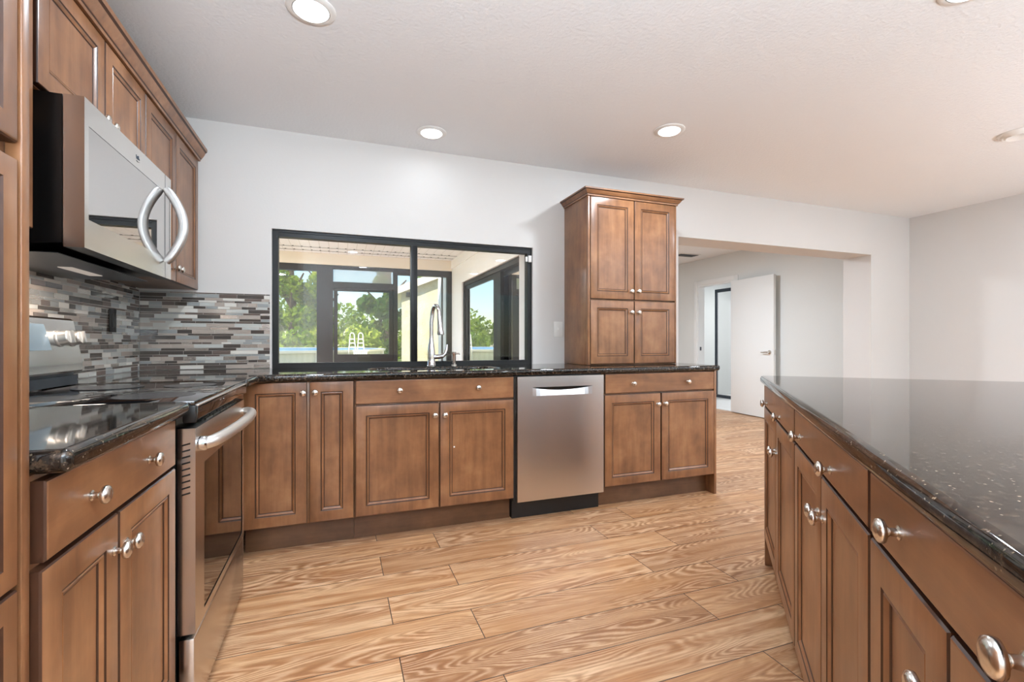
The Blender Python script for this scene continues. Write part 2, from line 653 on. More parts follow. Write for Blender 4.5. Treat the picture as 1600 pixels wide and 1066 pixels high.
# hall beyond the opening
DY0, DY1, DZ = 5.61, 6.41, 2.02
m = MB()
m.box(XR, XR + 0.12, YB2, DY0, 0, 2.45)
m.box(XR, XR + 0.12, DY1, 8.0, 0, 2.45)
m.box(XR, XR + 0.12, DY0, DY1, DZ, 2.45)
struct(m.build('wall_hall_right', M['hallwall'], smooth=0))
m = MB()
m.box(XP, 9.0, 7.6, 7.75, 0, 2.45)
struct(m.build('wall_hall_far', M['hallwall'], smooth=0))
# door casing
m = MB()
cw = 0.07
for a, c in ((DY0 - cw, DY0), (DY1, DY1 + cw)):
    m.box(XR - 0.018, XR, a, c, 0, DZ + cw, bev=0.004)
m.box(XR - 0.018, XR, DY0, DY1, DZ, DZ + cw, bev=0.004)
m.box(XR - 0.001, XR + 0.125, DY1 - 0.02, DY1, 0, DZ - 0.02)
m.box(XR - 0.001, XR + 0.125, DY0, DY0 + 0.02, 0, DZ - 0.02)
m.box(XR - 0.001, XR + 0.125, DY0, DY1, DZ - 0.02, DZ)
tr = struct(m.build('trim_1', M['white']))
MB().box(XR + 0.03, XR + 0.06, DY1 - 0.0225, DY1 - 0.0205, 0.93, 0.99).build('strike_plate', M['darkmetal'], tr)
m = MB()
m.box(XR - 0.014, XR, YB2, DY0 - cw, 0, 0.09, bev=0.003)
struct(m.build('baseboard_right', M['white']))
m = MB()
m.box(XR, XR + 0.12, DY0 + 0.02, DY1 - 0.02, 0.0, 0.012)
struct(m.build('trim_2', M['white'], smooth=0))

# open hall door, swung back towards the wall
dr = bpy.data.objects.new('door_1', None)
COL.objects.link(dr)
dr.location = (XR - 0.045, DY0 + 0.015, 0)
dr.rotation_euler = (0, 0, R(-93.5))      # local +x runs along the leaf from the hinge
struct(dr)
MB().box(0, 0.80, -0.02, 0.02, 0.012, 2.0, bev=0.002).build('door_leaf', M['white'], dr)
m = MB()
m.lathe([(0, 0), (0.028, 0), (0.028, 0.008), (0.012, 0.012), (0.011, 0.05), (0, 0.05)], (0.735, -0.02, 0.93), (0, -1, 0))
m.tube([(0.735, -0.062, 0.93), (0.70, -0.066, 0.932), (0.66, -0.064, 0.926), (0.62, -0.06, 0.928)], [0.011, 0.010, 0.008, 0.006])
m.lathe([(0, 0), (0.028, 0), (0.028, 0.008), (0.012, 0.012), (0.011, 0.05), (0, 0.05)], (0.735, 0.02, 0.93), (0, 1, 0))
m.tube([(0.735, 0.062, 0.93), (0.70, 0.066, 0.932), (0.66, 0.064, 0.926), (0.62, 0.06, 0.928)], [0.011, 0.010, 0.008, 0.006])
m.build('door_handle', M['nickel'], dr)
MB().box(0.798, 0.802, -0.012, 0.012, 0.90, 0.96).build('latch_plate', M['nickel'], dr)

# bathroom glimpsed through the doorway
M['bathwall'] = plain('bath_wall_paint', srgb(186, 190, 196), 0.6)
M['bathtile'] = plain('bath_wainscot_tile', srgb(214, 208, 204), 0.3)
M['bathfloor'] = plain('bath_floor_tile', srgb(232, 230, 228), 0.3)
m = MB()
m.box(8.4, 8.5, 4.6, 7.6, 0, 2.45)
o = struct(m.build('wall_bath', M['bathwall'], smooth=0))
m = MB()
m.box(XR + 0.12, 8.4, 4.6, 7.6, 0.0, 0.006)
struct(m.build('floor_bath', M['bathfloor'], smooth=0))
m = MB()
m.box(XR + 0.12, 8.5, 4.5, 4.6, 0, 2.45)
struct(m.build('wall_bath_side', M['bathwall'], smooth=0))
m = MB()
m.box(8.37, 8.4, 4.6, 7.6, 0.006, 1.0)
m.box(8.355, 8.4, 4.6, 7.6, 1.0, 1.04)
struct(m.build('trim_3', M['bathtile'], smooth=0))
XS = 6.9
sh = thing('shower_screen', 'dark framed glass screen seen through the hall doorway', 'shower screen', (XS, 0, 0.0))
m = MB()
ya, yb = 6.72, 7.28
m.box(-0.02, 0.02, ya, ya + 0.03, 0.006, 2.09)
m.box(-0.02, 0.02, yb - 0.03, yb, 0.006, 2.09)
m.box(-0.02, 0.02, ya + 0.03, yb - 0.03, 2.03, 2.09)
m.box(-0.02, 0.02, ya + 0.03, yb - 0.03, 0.006, 0.06)
m.build('frame', M['darkmetal'], sh, smooth=0)
MB().box(-0.004, 0.004, ya + 0.03, yb - 0.03, 0.06, 2.03).build('pane', M['glass'], sh, smooth=0)
t = thing('toilet', 'white toilet standing in the bathroom behind the glass screen', 'toilet', (8.36, 7.2, 0.006), R(90))
MB().box(-0.2, 0.2, 0.01, 0.19, 0.40, 0.76, bev=0.02).build('tank', M['plastic'], t)
MB().box(-0.21, 0.21, 0.0, 0.2, 0.762, 0.80, bev=0.01).build('tank_lid', M['plastic'], t)
m = MB()
m.lathe([(0, 0), (0.13, 0), (0.12, 0.1), (0.13, 0.22), (0.19, 0.36), (0.2, 0.39), (0, 0.39)], (0, 0.40, 0), (0, 0, 1), 28)
m.box(-0.1, 0.1, 0.02, 0.3, 0.0, 0.39, bev=0.03)
m.build('bowl', M['plastic'], t)
MB().lathe([(0, 0), (0.2, 0), (0.2, 0.03), (0, 0.035)], (0, 0.40, 0.392), (0, 0, 1), 28).build('seat', M['plastic'], t)
sw2 = MB().box(8.39, 8.398, 7.33, 7.43, 1.18, 1.30, bev=0.002).build('light_switch', M['plastic'])
tag(sw2, 'white light switch on the grey bathroom wall', 'light switch')

# hall ceiling vent
v = thing('ceiling_vent', 'grey slatted air vent on the hall ceiling', 'vent', (5.15, 6.05, 2.45))
MB().box(-0.2, 0.2, -0.1, 0.1, -0.012, 0.0, bev=0.003).build('frame', M['plastic'], v)
for k in range(7):
    MB().box(-0.17, 0.17, -0.078 + k * 0.024, -0.066 + k * 0.024, -0.018, -0.0125).build('slat', M['darkmetal'], v, smooth=0)

# ------------------------------------------------------------------ kitchen window
w1 = bpy.data.objects.new('window_1', None)
COL.objects.link(w1)
struct(w1)
YW = YB + 0.022
m = MB()
fw = 0.034
m.box(WX0, WX0 + fw, YW, YW + 0.06, WZ0, WZ1)
m.box(WX1 - fw, WX1, YW, YW + 0.06, WZ0, WZ1)
m.box(WX0 + fw, WX1 - fw, YW, YW + 0.06, WZ1 - fw - 0.008, WZ1)
m.box(WX0 + fw, WX1 - fw, YW, YW + 0.06, WZ0, WZ0 + 0.030)
m.box(WX0 + fw, WX1 - fw, YW - 0.006, YW, WZ1 - 0.016, WZ1 - 0.002)
m.build('frame', M['blackframe'], w1, smooth=0)
m = MB()
m.box(0.468, 0.512, YW - 0.004, YW + 0.05, WZ0 + 0.030, WZ1 - fw - 0.008, bev=0.003)
m.build('mullion', M['blackframe'], w1)
zg0, zg1 = WZ0 + 0.030, WZ1 - fw - 0.008
MB().box(WX0 + fw, 0.468, YW + 0.034, YW + 0.039, zg0, zg1).build('pane', M['glass'], w1, smooth=0)
MB().box(0.512, WX1 - fw, YW + 0.020, YW + 0.025, zg0, zg1).build('pane', M['glass'], w1, smooth=0)
MB().box(WX1 - 0.030, WX1 - 0.004, YW - 0.012, YW - 0.001, 1.665, 1.715, bev=0.003).build('latch', M['plastic'], w1)
MB().box(WX1 - 0.052, WX1 - 0.036, YW - 0.012, YW + 0.001, 1.668, 1.705, bev=0.003).build('latch', M['plastic'], w1)

# ------------------------------------------------------------------ tile backsplash
TILE = [plain('tile_charcoal', srgb(84, 77, 72), 0.12), plain('tile_grey_glass', srgb(158, 160, 158), 0.1),
        plain('tile_light_grey', srgb(196, 196, 190), 0.12), plain('tile_taupe_metal', (0.66, 0.61, 0.56, 1), 0.25, 0.8),
        plain('tile_pale_stone', srgb(224, 219, 210), 0.2), plain('tile_dark_brown', srgb(108, 95, 88), 0.12),
        plain('tile_mid_taupe', srgb(178, 165, 154), 0.15)]
def mosaic(length, z0, z1, seed, skip=None):
    """tiles facing -y over x 0..length"""
    rnd = random.Random(seed)
    m = MB()
    m.box(0, length, 0.002, 0.008, z0, z1, 0)
    pat = [0.0205, 0.0098, 0.0135, 0.0205, 0.0098, 0.0205, 0.0135]
    z = z0 + 0.002
    r = 0
    while z < z1 - 0.006:
        h = min(pat[r % len(pat)], z1 - 0.002 - z)
        x = 0.001
        first = True
        base = rnd.choice([0.06, 0.09, 0.115])
        while x < length - 0.002:
            L = base * rnd.choice([1.0, 1.0, 0.8, 1.25])
            if first:
                L *= rnd.uniform(0.3, 1.0)
                first = False
            x1 = min(x + L, length - 0.001)
            mi = rnd.choices(range(7), [20, 17, 16, 12, 8, 15, 14])[0] if h > 0.012 else rnd.choices(range(7), [26, 14, 14, 8, 8, 24, 8])[0]
            if x1 - x > 0.004:
                e = 0.0008
                m.box(x, x1, 0.0, 0.003, z, z + h, mi + 1)
            x = x1 + 0.0022
        z += h + 0.0022
        r += 1
    return m
BZ0, BZ1 = 0.909, 1.362
m = mosaic(WX0 - 0.008 - XL - 0.010, BZ0, BZ1, 5)
o = m.build('tile_backsplash', [M['grout']] + TILE, smooth=0, loc=(XL + 0.009, YB - 0.009, 0))
tag(o, 'grey and brown glass mosaic backsplash between corner and window', 'backsplash')
m = mosaic(2.34, BZ0, 1.42, 11)
o = m.build('tile_backsplash', [M['grout']] + TILE, smooth=0, loc=(XL + 0.009, 0.905, 0))
o.rotation_euler = (0, 0, PI / 2)
tag(o, 'grey and brown glass mosaic backsplash on left wall behind the stove', 'backsplash')

# ================================================================== CABINETS
def add_knob(parent, x, z, y=0.0):
    m = MB()
    m.lathe([(0, 0), (0.0095, 0), (0.0095, 0.002), (0.006, 0.004), (0.0052, 0.011), (0.008, 0.014), (0.0155, 0.0175),
             (0.0165, 0.021), (0.0150, 0.0255), (0.009, 0.0285), (0, 0.0293)], (x, y, z), (0, -1, 0), 22)
    return m.build('knob', M['nickel'], parent, smooth=50)

def add_door(parent, x0, x1, z0, z1, knob=None, fw=0.056, rail=None):
    g = 0.0015
    m = MB()
    prof = [(0.0, 0.004), (0.002, 0.001), (0.0045, 0.0), (fw - 0.003, 0.0), (fw, 0.0028), (fw + 0.002, 0.0028), (fw + 0.004, 0.0012),
            (fw + 0.012, 0.0062), (fw + 0.0135, 0.009), (fw + 0.016, 0.009), (fw + 0.0165, 0.0085)]
    mats = [1, 1, 0, 0, 1, 1, 0, 0, 1, 1, 0, 0]
    m.rings(x0 + g, x1 - g, z0 + g, z1 - g, prof, mats, 0.0195)
    o = m.build('door', [M['wood'], M['glaze']], parent, smooth=30)
    if knob:
        add_knob(o, knob[0], knob[1])
    return o

def add_drawer(parent, x0, x1, z0, z1, knobs=()):
    g = 0.0015
    m = MB()
    prof = [(0.0, 0.004), (0.002, 0.001), (0.0045, 0.0), (0.0046, 0.0)]
    m.rings(x0 + g, x1 - g, z0 + g, z1 - g, prof, [1, 1, 0, 0, 0], 0.0195)
    o = m.build('drawer_front', [M['woodh'], M['glaze']], parent, smooth=30)
    for k in knobs:
        add_knob(o, k[0], k[1])
    return o

CT = 0.907           # counter top
CB = 0.871           # counter underside
DB = 0.142           # bottom of base doors
DS = 0.733           # split between drawer and doors

def base_carcass(parent, w, depth, toe=0.085, left_end=False, right_end=False, toe_x=None):
    m = MB()
    m.box(0, w, 0.02, depth, DB - 0.006, CB - 0.002, bev=0.001)
    m.build('body', M['wood'], parent)
    a, b_ = toe_x if toe_x else (0, w)
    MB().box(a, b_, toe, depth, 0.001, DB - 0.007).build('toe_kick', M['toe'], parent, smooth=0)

YD = 2.627           # door plane of the back run
dep = YB - YD - 0.012
# corner cabinet with two narrow doors
c = thing('base_cabinet', 'brown base cabinet with two tall doors in the corner beside the stove', 'cabinet', (-0.44, YD, 0))
base_carcass(c, 0.520, dep)
add_door(c, 0.0, 0.292, DB, 0.866, (0.273, 0.808))
add_door(c, 0.301, 0.519, DB, 0.866, (0.329, 0.810))
# sink cabinet
c = thing('base_cabinet', 'brown sink base cabinet under the kitchen window', 'cabinet', (0.082, YD, 0))
base_carcass(c, 0.898, dep)
add_drawer(c, 0.003, 0.896, DS + 0.004, 0.866, [(0.232, 0.806), (0.674, 0.807)])
dL = add_door(c, 0.003, 0.449, DB, DS - 0.002, (0.424, 0.661))
dR = add_door(c, 0.453, 0.896, DB, DS - 0.002, (0.480, 0.659))
MB().lathe([(0, 0), (0.005, 0), (0.004, 0.0008), (0, 0.001)], (0.535, 0.0001, 0.475), (0, -1, 0), 10).build('paint_chip', M['plastic'], dR)
# cabinet right of the dishwasher
c = thing('base_cabinet', 'brown base cabinet under the tall hutch, right of the dishwasher', 'cabinet', (1.590, YD, 0))
base_carcass(c, 0.890, dep, toe_x=(-0.004, 0.889))
MB().box(0.891, 0.910, 0.004, dep, 0.001, CB - 0.002, bev=0.001).build('end_panel', M['wood'], c)
add_drawer(c, 0.008, 0.886, DS + 0.004, 0.866, [(0.216, 0.798), (0.655, 0.798)])
add_door(c, 0.004, 0.437, DB, DS - 0.002, (0.408, 0.656))
add_door(c, 0.441, 0.888, DB, DS - 0.002, (0.466, 0.658))

# left run (faces +x): local x -> world +y
XF = -0.408
c = thing('base_cabinet', 'brown base cabinet with one wide drawer between tall pantry and stove', 'cabinet', (XF, 0.889, 0), PI / 2)
depL = XF - XL - 0.012
base_carcass(c, 0.615, depL)
add_drawer(c, 0.012, 0.613, DS + 0.004, 0.862, [(0.148, 0.797), (0.418, 0.797)])
add_door(c, 0.0, 0.262, DB, DS - 0.002, (0.238, 0.662))
add_door(c, 0.266, 0.613, DB, DS - 0.002, (0.296, 0.657))

# hidden blind corner filler between stove and corner
c = thing('corner_filler_cabinet', 'plain brown corner filler panel right of the stove', 'cabinet', (XF - 0.02, 2.295, 0), PI / 2)
MB().box(0, 0.29, 0.0, 0.55, 0.001, CB - 0.002).build('body', M['wood'], c, smooth=0)

# tall pantry at far left
c = thing('pantry_cabinet', 'tall brown pantry cabinet at the far left edge, beside the drawer cabinet', 'cabinet', (-0.42, 0.0, 0), PI / 2)
MB().box(0.0, 0.8865, 0.02, 0.63, 0.001, 2.2, bev=0.001).build('body', M['wood'], c)
MB().box(0.868, 0.8865, 0.0, 0.0195, 0.001, 2.2, bev=0.002).build('face_stile', M['wood'], c)
add_door(c, 0.43, 0.863, 1.345, 2.18, (0.455, 1.42), 0.036)
add_door(c, 0.43, 0.863, 0.725, 1.325, (0.455, 1.1), 0.036)
add_door(c, 0.43, 0.863, DB, 0.722, (0.455, 0.66), 0.036)
add_door(c, 0.0, 0.426, 1.345, 2.18, (0.40, 1.42), 0.036)
add_door(c, 0.0, 0.426, DB, 1.325, (0.40, 1.1), 0.036)

# wall cabinets over stove and corner (face +x)
XU = -0.77
UT, UB = 2.112, 1.372
depU = XU - XL - 0.002
def upper(label, y0, w, zb, doors, fwid=0.056):
    c = thing('wall_cabinet', label, 'cabinet', (XU, y0, 0), PI / 2)
    m = MB()
    m.box(0, w, 0.02, depU, zb + 0.002, UT + 0.03, bev=0.001)
    m.build('body', M['wood'], c)
    for a, b_, z0, k in doors:
        add_door(c, a, b_, z0, UT + 0.02, k, fwid)
    return c
upper('brown wall cabinet mostly hidden between pantry and microwave cabinet', 0.90, 0.745, 1.372,
      [(0.0, 0.37, 1.372, (0.345, 1.43)), (0.374, 0.743, 1.372, (0.40, 1.43))])
upper('brown two-door wall cabinet directly above the microwave', 1.648, 0.790, 1.775,
      [(0.012, 0.412, 1.777, (0.455 - 0.075, 1.842)), (0.416, 0.788, 1.777, (0.446, 1.842))])
upper('brown two-door wall cabinet in the corner right of the microwave', 2.441, 0.805, UB,
      [(0.0, 0.396, UB, (0.370, 1.44)), (0.400, 0.800, UB, (0.428, 1.44))])
# crown moulding above wall cabinets
prof = [(0.0, 0.0), (0.008, 0.0), (0.010, 0.010), (0.014, 0.014), (0.026, 0.032), (0.034, 0.050), (0.042, 0.056), (0.044, 0.072), (0.0, 0.072)]
m = MB()
y0c, y1c = 0.90, YB - 0.003
m.extrude_poly([(XU + 0.0 + px, y0c, UT + 0.026 + pz - 0.004) for px, pz in [(-0.018, 0.0)] + prof[1:-1] + [(-0.018, 0.072)]], (0, y1c - y0c, 0))
o = m.build('crown_molding', [M['woodh'], M['glaze']], smooth=25)
for p in o.data.polygons:
    z = p.center.z - UT - 0.022
    if len(p.vertices) == 4 and abs(p.normal.y) < 0.5 and (0.009 < z < 0.0145 or 0.049 < z < 0.057):
        p.material_index = 1
tag(o, 'brown stepped crown molding along the top of the left wall cabinets', 'molding')

# hutch on the counter
HX, HY, HW = 1.622, 2.893, 0.752
c = thing('hutch_cabinet', 'tall brown four-door hutch standing on the counter right of the window', 'cabinet', (HX, HY, CT + 0.001))
hz = 1.182
MB().box(0, HW, 0.02, YB - HY - 0.003, 0, hz, bev=0.0015).build('body', M['wood'], c)
MB().box(0, 0.018, -0.0, 0.0195, 0, hz, bev=0.002).build('face_stile', M['wood'], c)
MB().box(HW - 0.012, HW, 0.004, 0.0195, 0, hz, bev=0.002).build('face_stile', M['wood'], c)
xm = (HW + 0.008) / 2
add_door(c, 0.020, xm - 0.001, 0.463, hz - 0.004, (xm - 0.030, 0.524))
add_door(c, xm + 0.001, HW - 0.014, 0.463, hz - 0.004, (xm + 0.030, 0.526))
add_door(c, 0.020, xm - 0.001, 0.006, 0.457, (xm - 0.030, 0.374))
add_door(c, xm + 0.001, HW - 0.014, 0.006, 0.457, (xm + 0.030, 0.374))
# hutch crown: mitred profile on three sides
t = bmesh.new()
pr = [(0.0, -0.004), (0.006, -0.004), (0.007, 0.006), (0.012, 0.009), (0.022, 0.022), (0.028, 0.032), (0.037, 0.036), (0.038, 0.046), (0.0, 0.046)]
loops = []
yb_ = YB - HY - 0.003
for px, pz in pr:
    z = hz + pz
    loops.append([t.verts.new(p) for p in ((-px, yb_, z), (-px, -px, z), (HW + px, -px, z), (HW + px, yb_, z))])
for A, B in zip(loops, loops[1:] + loops[:1]):
    for k in range(3):
        t.faces.new([A[k], A[k + 1], B[k + 1], B[k]])
t.faces.new([l[0] for l in loops])
t.faces.new([l[3] for l in reversed(loops)])
t.faces.new([loops[-1][k] for k in range(4)])
bmesh.ops.recalc_face_normals(t, faces=t.faces[:])
m = MB()
m._merge(t, 0)
cm = m.build('crown', [M['woodh'], M['glaze']], c, smooth=25)
for p in cm.data.polygons:
    z = p.center.z - hz
    if len(p.vertices) == 4 and (0.0055 < z < 0.0095 or 0.0315 < z < 0.0365):
        p.material_index = 1

# island (turned about 43 degrees)
IA = R(43.12)
ie = Vector((math.sin(IA), math.cos(IA), 0))
inn = Vector((ie.y, -ie.x, 0))
IC = Vector((1.9233, 1.7435, 0))
IROT = math.atan2(-ie.y, -ie.x)
IO = IC + inn * 0.016
ISL = 0.765
isl_len = 2.25
def island_unit(label, s0, s1, mid, dk, kk, dkz=0.675, kz=0.800):
    p = IO - ie * s0
    c = thing('island_cabinet', label, 'cabinet', (p.x, p.y, 0), IROT, None)
    w = s1 - s0
    m = MB()
    m.box(0.001, w - 0.001, 0.02, 1.15, DB - 0.006, CB - 0.002, bev=0.001)
    m.build('body', M['wood'], c)
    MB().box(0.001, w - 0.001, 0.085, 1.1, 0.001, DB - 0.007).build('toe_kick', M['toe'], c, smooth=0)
    add_drawer(c, 0.003, w - 0.003, ISL + 0.003, 0.866, [(k, kz) for k in kk])
    add_door(c, 0.003, mid - 0.001, DB, ISL - 0.003, (dk[0], dkz))
    add_door(c, mid + 0.001, w - 0.003, DB, ISL - 0.003, (dk[1], dkz))
    return c
c = island_unit('brown island cabinet at the far end, beside the open hall floor', 0.032, 0.937, 0.46, (0.43, 0.49), (0.15, 0.58), 0.64, 0.792)
MB().box(-0.019, 0.0, 0.004, 1.15, 0.001, CB - 0.002, bev=0.001).build('end_panel', M['wood'], c)
island_unit('brown island cabinet in the middle, second from the far end', 0.939, 1.675, 0.378, (0.352, 0.405), (0.105, 0.478), 0.672, 0.80)
island_unit('brown island cabinet nearest the viewer, with a wide drawer front', 1.677, 2.235, 0.272, (0.245, 0.30), (0.135, 0.412), 0.68, 0.815)

# ------------------------------------------------------------------ countertops
e = 0.0
XE = -0.375
YE = YD - 0.025
SX0, SX1, SY0, SY1 = 0.175, 0.945, 2.735, 3.075
outer = [(XL + 0.010, 2.300), (XE + 0.012, 2.300), (XE + 0.012, YE - 0.05), (XE + 0.05, YE), (2.515, YE), (2.515, YB - 0.002),
         (WX1, YB - 0.002), (WX1, YB + 0.021), (WX0, YB + 0.021), (WX0, YB - 0.010), (XL + 0.010, YB - 0.010)]
outer = rounded(outer, [0, 0.012, 0.03, 0.03, 0.025, 0.01, 0, 0, 0, 0, 0])
hole = rounded([(SX0, SY0), (SX0, SY1), (SX1, SY1), (SX1, SY0)], 0.13, 8)
o = slab('countertop', outer, [hole], CB, CT, 0.013, M['granite'])
tag(o, 'black granite countertop running under the window from corner to hutch', 'countertop')
o = slab('countertop', rounded([(XL + 0.010, 0.889), (XE, 0.889), (XE, 1.518), (XL + 0.010, 1.518)], [0, 0.015, 0.03, 0]), [], CB, CT, 0.014, M['granite'])
tag(o, 'short black granite countertop between pantry and stove', 'countertop')
o = slab('countertop', rounded([(0, 0), (isl_len, 0), (isl_len, 1.19), (0, 1.19)], 0.03), [], CB, CT, 0.014, M['granite'], None, (IC.x, IC.y, 0), IROT)
tag(o, 'large black-brown granite island countertop at the right', 'countertop')

# ------------------------------------------------------------------ sink, faucet, soap
sk = thing('kitchen_sink', 'dark undermount kitchen sink below the window', 'sink', ((SX0 + SX1) / 2, (SY0 + SY1) / 2, CB - 0.2))
t = bmesh.new()
hw, hd = (SX1 - SX0) / 2 + 0.012, (SY1 - SY0) / 2 + 0.012
rings_ = []
for k, z in ((1.04, 0.1965), (1.0, 0.1965), (0.97, 0.02), (0.90, 0.0)):
    rings_.append([t.verts.new((x, y, z)) for x, y in rounded([(-hw * k, -hd * k), (-hw * k, hd * k), (hw * k, hd * k), (hw * k, -hd * k)], 0.12 * k, 8)])
for A, B in zip(rings_, rings_[1:]):
    n_ = len(A)
    for k in range(n_):
        t.faces.new([A[k], A[(k + 1) % n_], B[(k + 1) % n_], B[k]])
t.faces.new(rings_[-1])
bmesh.ops.recalc_face_normals(t, faces=t.faces[:])
m = MB()
m._merge(t, 0)
m.build('basin', M['sinkmat'], sk)
MB().lathe([(0, 0), (0.045, 0), (0.045, 0.003), (0.03, 0.003), (0, 0.002)], (0, 0, 0.001), (0, 0, 1)).build('drain', M['chrome'], sk)

FX, FY = 0.585, 3.155
f = thing('kitchen_faucet', 'chrome gooseneck pull-down faucet behind the sink', 'faucet', (FX, FY, CT + 0.0005))
m = MB()
m.lathe([(0, 0), (0.030, 0), (0.030, 0.006), (0.027, 0.010), (0.025, 0.05), (0.026, 0.09), (0.023, 0.12), (0.016, 0.165), (0.0135, 0.19), (0, 0.19)], (0, 0, 0), (0, 0, 1), 24)
m.build('base', M['chrome'], f)
pts = [(0, 0, 0.185), (0, 0, 0.29)]
for k in range(13):
    a = PI - PI * k / 12 * 1.02
    pts.append((0.006 + 0.030 * (1 + math.cos(a)) * 0.55, -0.062 * (1 + math.cos(a)) * 0.55, 0.335 + 0.068 * math.sin(a)))
m = MB()
m.tube(pts, 0.0135, 14)
m.build('neck', M['chrome'], f)
ex, ey, ez = pts[-1]
m = MB()
m.tube([(ex, ey, ez + 0.004), (ex + 0.002, ey - 0.002, ez - 0.03), (ex + 0.005, ey - 0.006, ez - 0.075), (ex + 0.008, ey - 0.010, ez - 0.115), (ex + 0.0085, ey - 0.0105, ez - 0.122)],
       [0.0145, 0.0155, 0.018, 0.0235, 0.022], 18)
m.build('spray_head', M['chrome'], f)
m = MB()
m.tube([(0.018, -0.008, 0.062), (0.05, -0.012, 0.064), (0.075, -0.014, 0.068), (0.092, -0.015, 0.085), (0.100, -0.015, 0.115), (0.104, -0.015, 0.145)],
       [0.016, 0.0165, 0.015, 0.012, 0.009, 0.006], 14)
m.build('lever', M['chrome'], f)
s = thing('soap_dispenser', 'small chrome soap dispenser right of the faucet', 'soap dispenser', (0.742, 3.165, CT + 0.0005))
MB().lathe([(0, 0), (0.021, 0), (0.021, 0.005), (0.013, 0.009), (0.0125, 0.075), (0.0145, 0.078), (0.0145, 0.094), (0, 0.096)], (0, 0, 0), (0, 0, 1)).build('body', M['nickel'], s)
MB().tube([(0.01, -0.004, 0.083), (0.03, -0.016, 0.083), (0.036, -0.02, 0.077)], [0.006, 0.005, 0.004], 10).build('spout', M['nickel'], s)

# ------------------------------------------------------------------ dishwasher
DX0, DX1 = 0.992, 1.584
d = thing('dishwasher', 'stainless steel dishwasher under the counter between brown cabinets', 'dishwasher', (DX0, YD, 0))
dw = DX1 - DX0
MB().box(-0.008, dw + 0.002, 0.03, 0.57, 0.11, CB - 0.003).build('tub', M['black'], d, smooth=0)
MB().box(-0.006, dw + 0.0, 0.06, 0.5, 0.001, 0.109).build('kick_plate', M['blackplastic'], d, smooth=0)
# door with a pocket handle
t = bmesh.new()
hx0, hx1, hz0, hz1 = 0.100, 0.505, 0.745, 0.800
def grid_face(xs, zs, y, skip):
    vs = {(i, j): t.verts.new((x, y, z)) for i, x in enumerate(xs) for j, z in enumerate(zs)}
    for i in range(len(xs) - 1):
        for j in range(len(zs) - 1):
            if (i, j) in skip:
                continue
            t.faces.new([vs[i, j], vs[i + 1, j], vs[i + 1, j + 1], vs[i, j + 1]])
grid_face([0.004, hx0, hx1, dw - 0.004], [0.118, hz0, hz1, 0.862], -0.012, {(1, 1)})
bmesh.ops.recalc_face_normals(t, faces=t.faces[:])
m = MB()
m._merge(t, 0)
# slim edges around the door
x0, x1, z0, z1, yf, yb2 = 0.004, dw - 0.004, 0.118, 0.862, -0.012, 0.028
for q in ([(x0, yf, z0), (x0, yf, z1), (x0, yb2, z1), (x0, yb2, z0)], [(x1, yf, z1), (x1, yf, z0), (x1, yb2, z0), (x1, yb2, z1)],
          [(x0, yf, z1), (x1, yf, z1), (x1, yb2, z1), (x0, yb2, z1)], [(x1, yf, z0), (x0, yf, z0), (x0, yb2, z0), (x1, yb2, z0)]):
    m.quad(q)
do = m.build('door', M['steel'], d, smooth=0)
# pocket: scooped surface with a bowed upper lip
m = MB()
N = 16
for k in range(N):
    ua, ub = k / N, (k + 1) / N
    def lip(u):
        return hz1 - 0.004 - 0.020 * math.sin(PI * u) ** 0.8
    xa, xb = hx0 + (hx1 - hx0) * ua, hx0 + (hx1 - hx0) * ub
    da, db = 0.012 * math.sin(PI * ua) ** 0.6, 0.012 * math.sin(PI * ub) ** 0.6
    m.quad([(xa, -0.012, hz0), (xb, -0.012, hz0), (xb, -0.012 + db, lip(ub)), (xa, -0.012 + da, lip(ua))], 0)
    m.quad([(xa, -0.012 + da, lip(ua)), (xb, -0.012 + db, lip(ub)), (xb, 0.014, hz1 - 0.003), (xa, 0.014, hz1 - 0.003)], 1)
m.box(hx0, hx1, -0.012, 0.014, hz1 - 0.003, hz1, 0)
m.build('pocket_handle', [M['steel'], M['black']], do, smooth=40)

# ------------------------------------------------------------------ stove / range (faces +x, local x -> world y)
RX, RY0, RW = -0.37, 1.527, 0.752
r = thing('kitchen_range', 'stainless steel range with black glass cooktop at the left', 'range', (RX, RY0, 0), PI / 2)
depR = RX - XL - 0.012
MB().box(0.0, RW - 0.003, 0.045, depR, 0.012, 0.862).build('body', M['black'], r, smooth=0)
for fx_ in (0.05, RW - 0.05):
    for fy_ in (0.09, depR - 0.06):
        MB().lathe([(0, 0), (0.018, 0), (0.014, 0.0115), (0, 0.0115)], (fx_, fy_, 0.0), (0, 0, 1), 12).build('foot', M['blackplastic'], r)
# cooktop
m = MB()
m.box(-0.004, RW, 0.0, depR - 0.13, 0.894, 0.906, 0, bev=0.003)
m.build('cooktop', M['blackglass'], r)
m = MB()
m.box(0.012, RW - 0.001, -0.004, 0.012, 0.852, 0.8935, 0, bev=0.003)
m.build('front_trim', M['blackglass'], r)
MB().box(0.012, RW - 0.001, -0.0055, 0.004, 0.8895, 0.8942, bev=0.001).build('trim_edge', M['handle'], r)
m = MB()
m.box(-0.003, 0.0115, -0.002, 0.03, 0.845, 0.8935, 0, bev=0.004)
m.build('corner_cap', M['blackplastic'], r)
for bx, by, br in ((0.19, 0.15, 0.10), (0.56, 0.15, 0.08), (0.19, 0.40, 0.08), (0.56, 0.40, 0.10)):
    mm = MB()
    mm.lathe([(br, 0.0), (br + 0.003, 0.0), (br + 0.003, 0.0004), (br, 0.0004)], (bx, by, 0.9062), (0, 0, 1), 40)
    mm.build('burner_ring', plain('burner_print', srgb(60, 60, 62), 0.2), r)
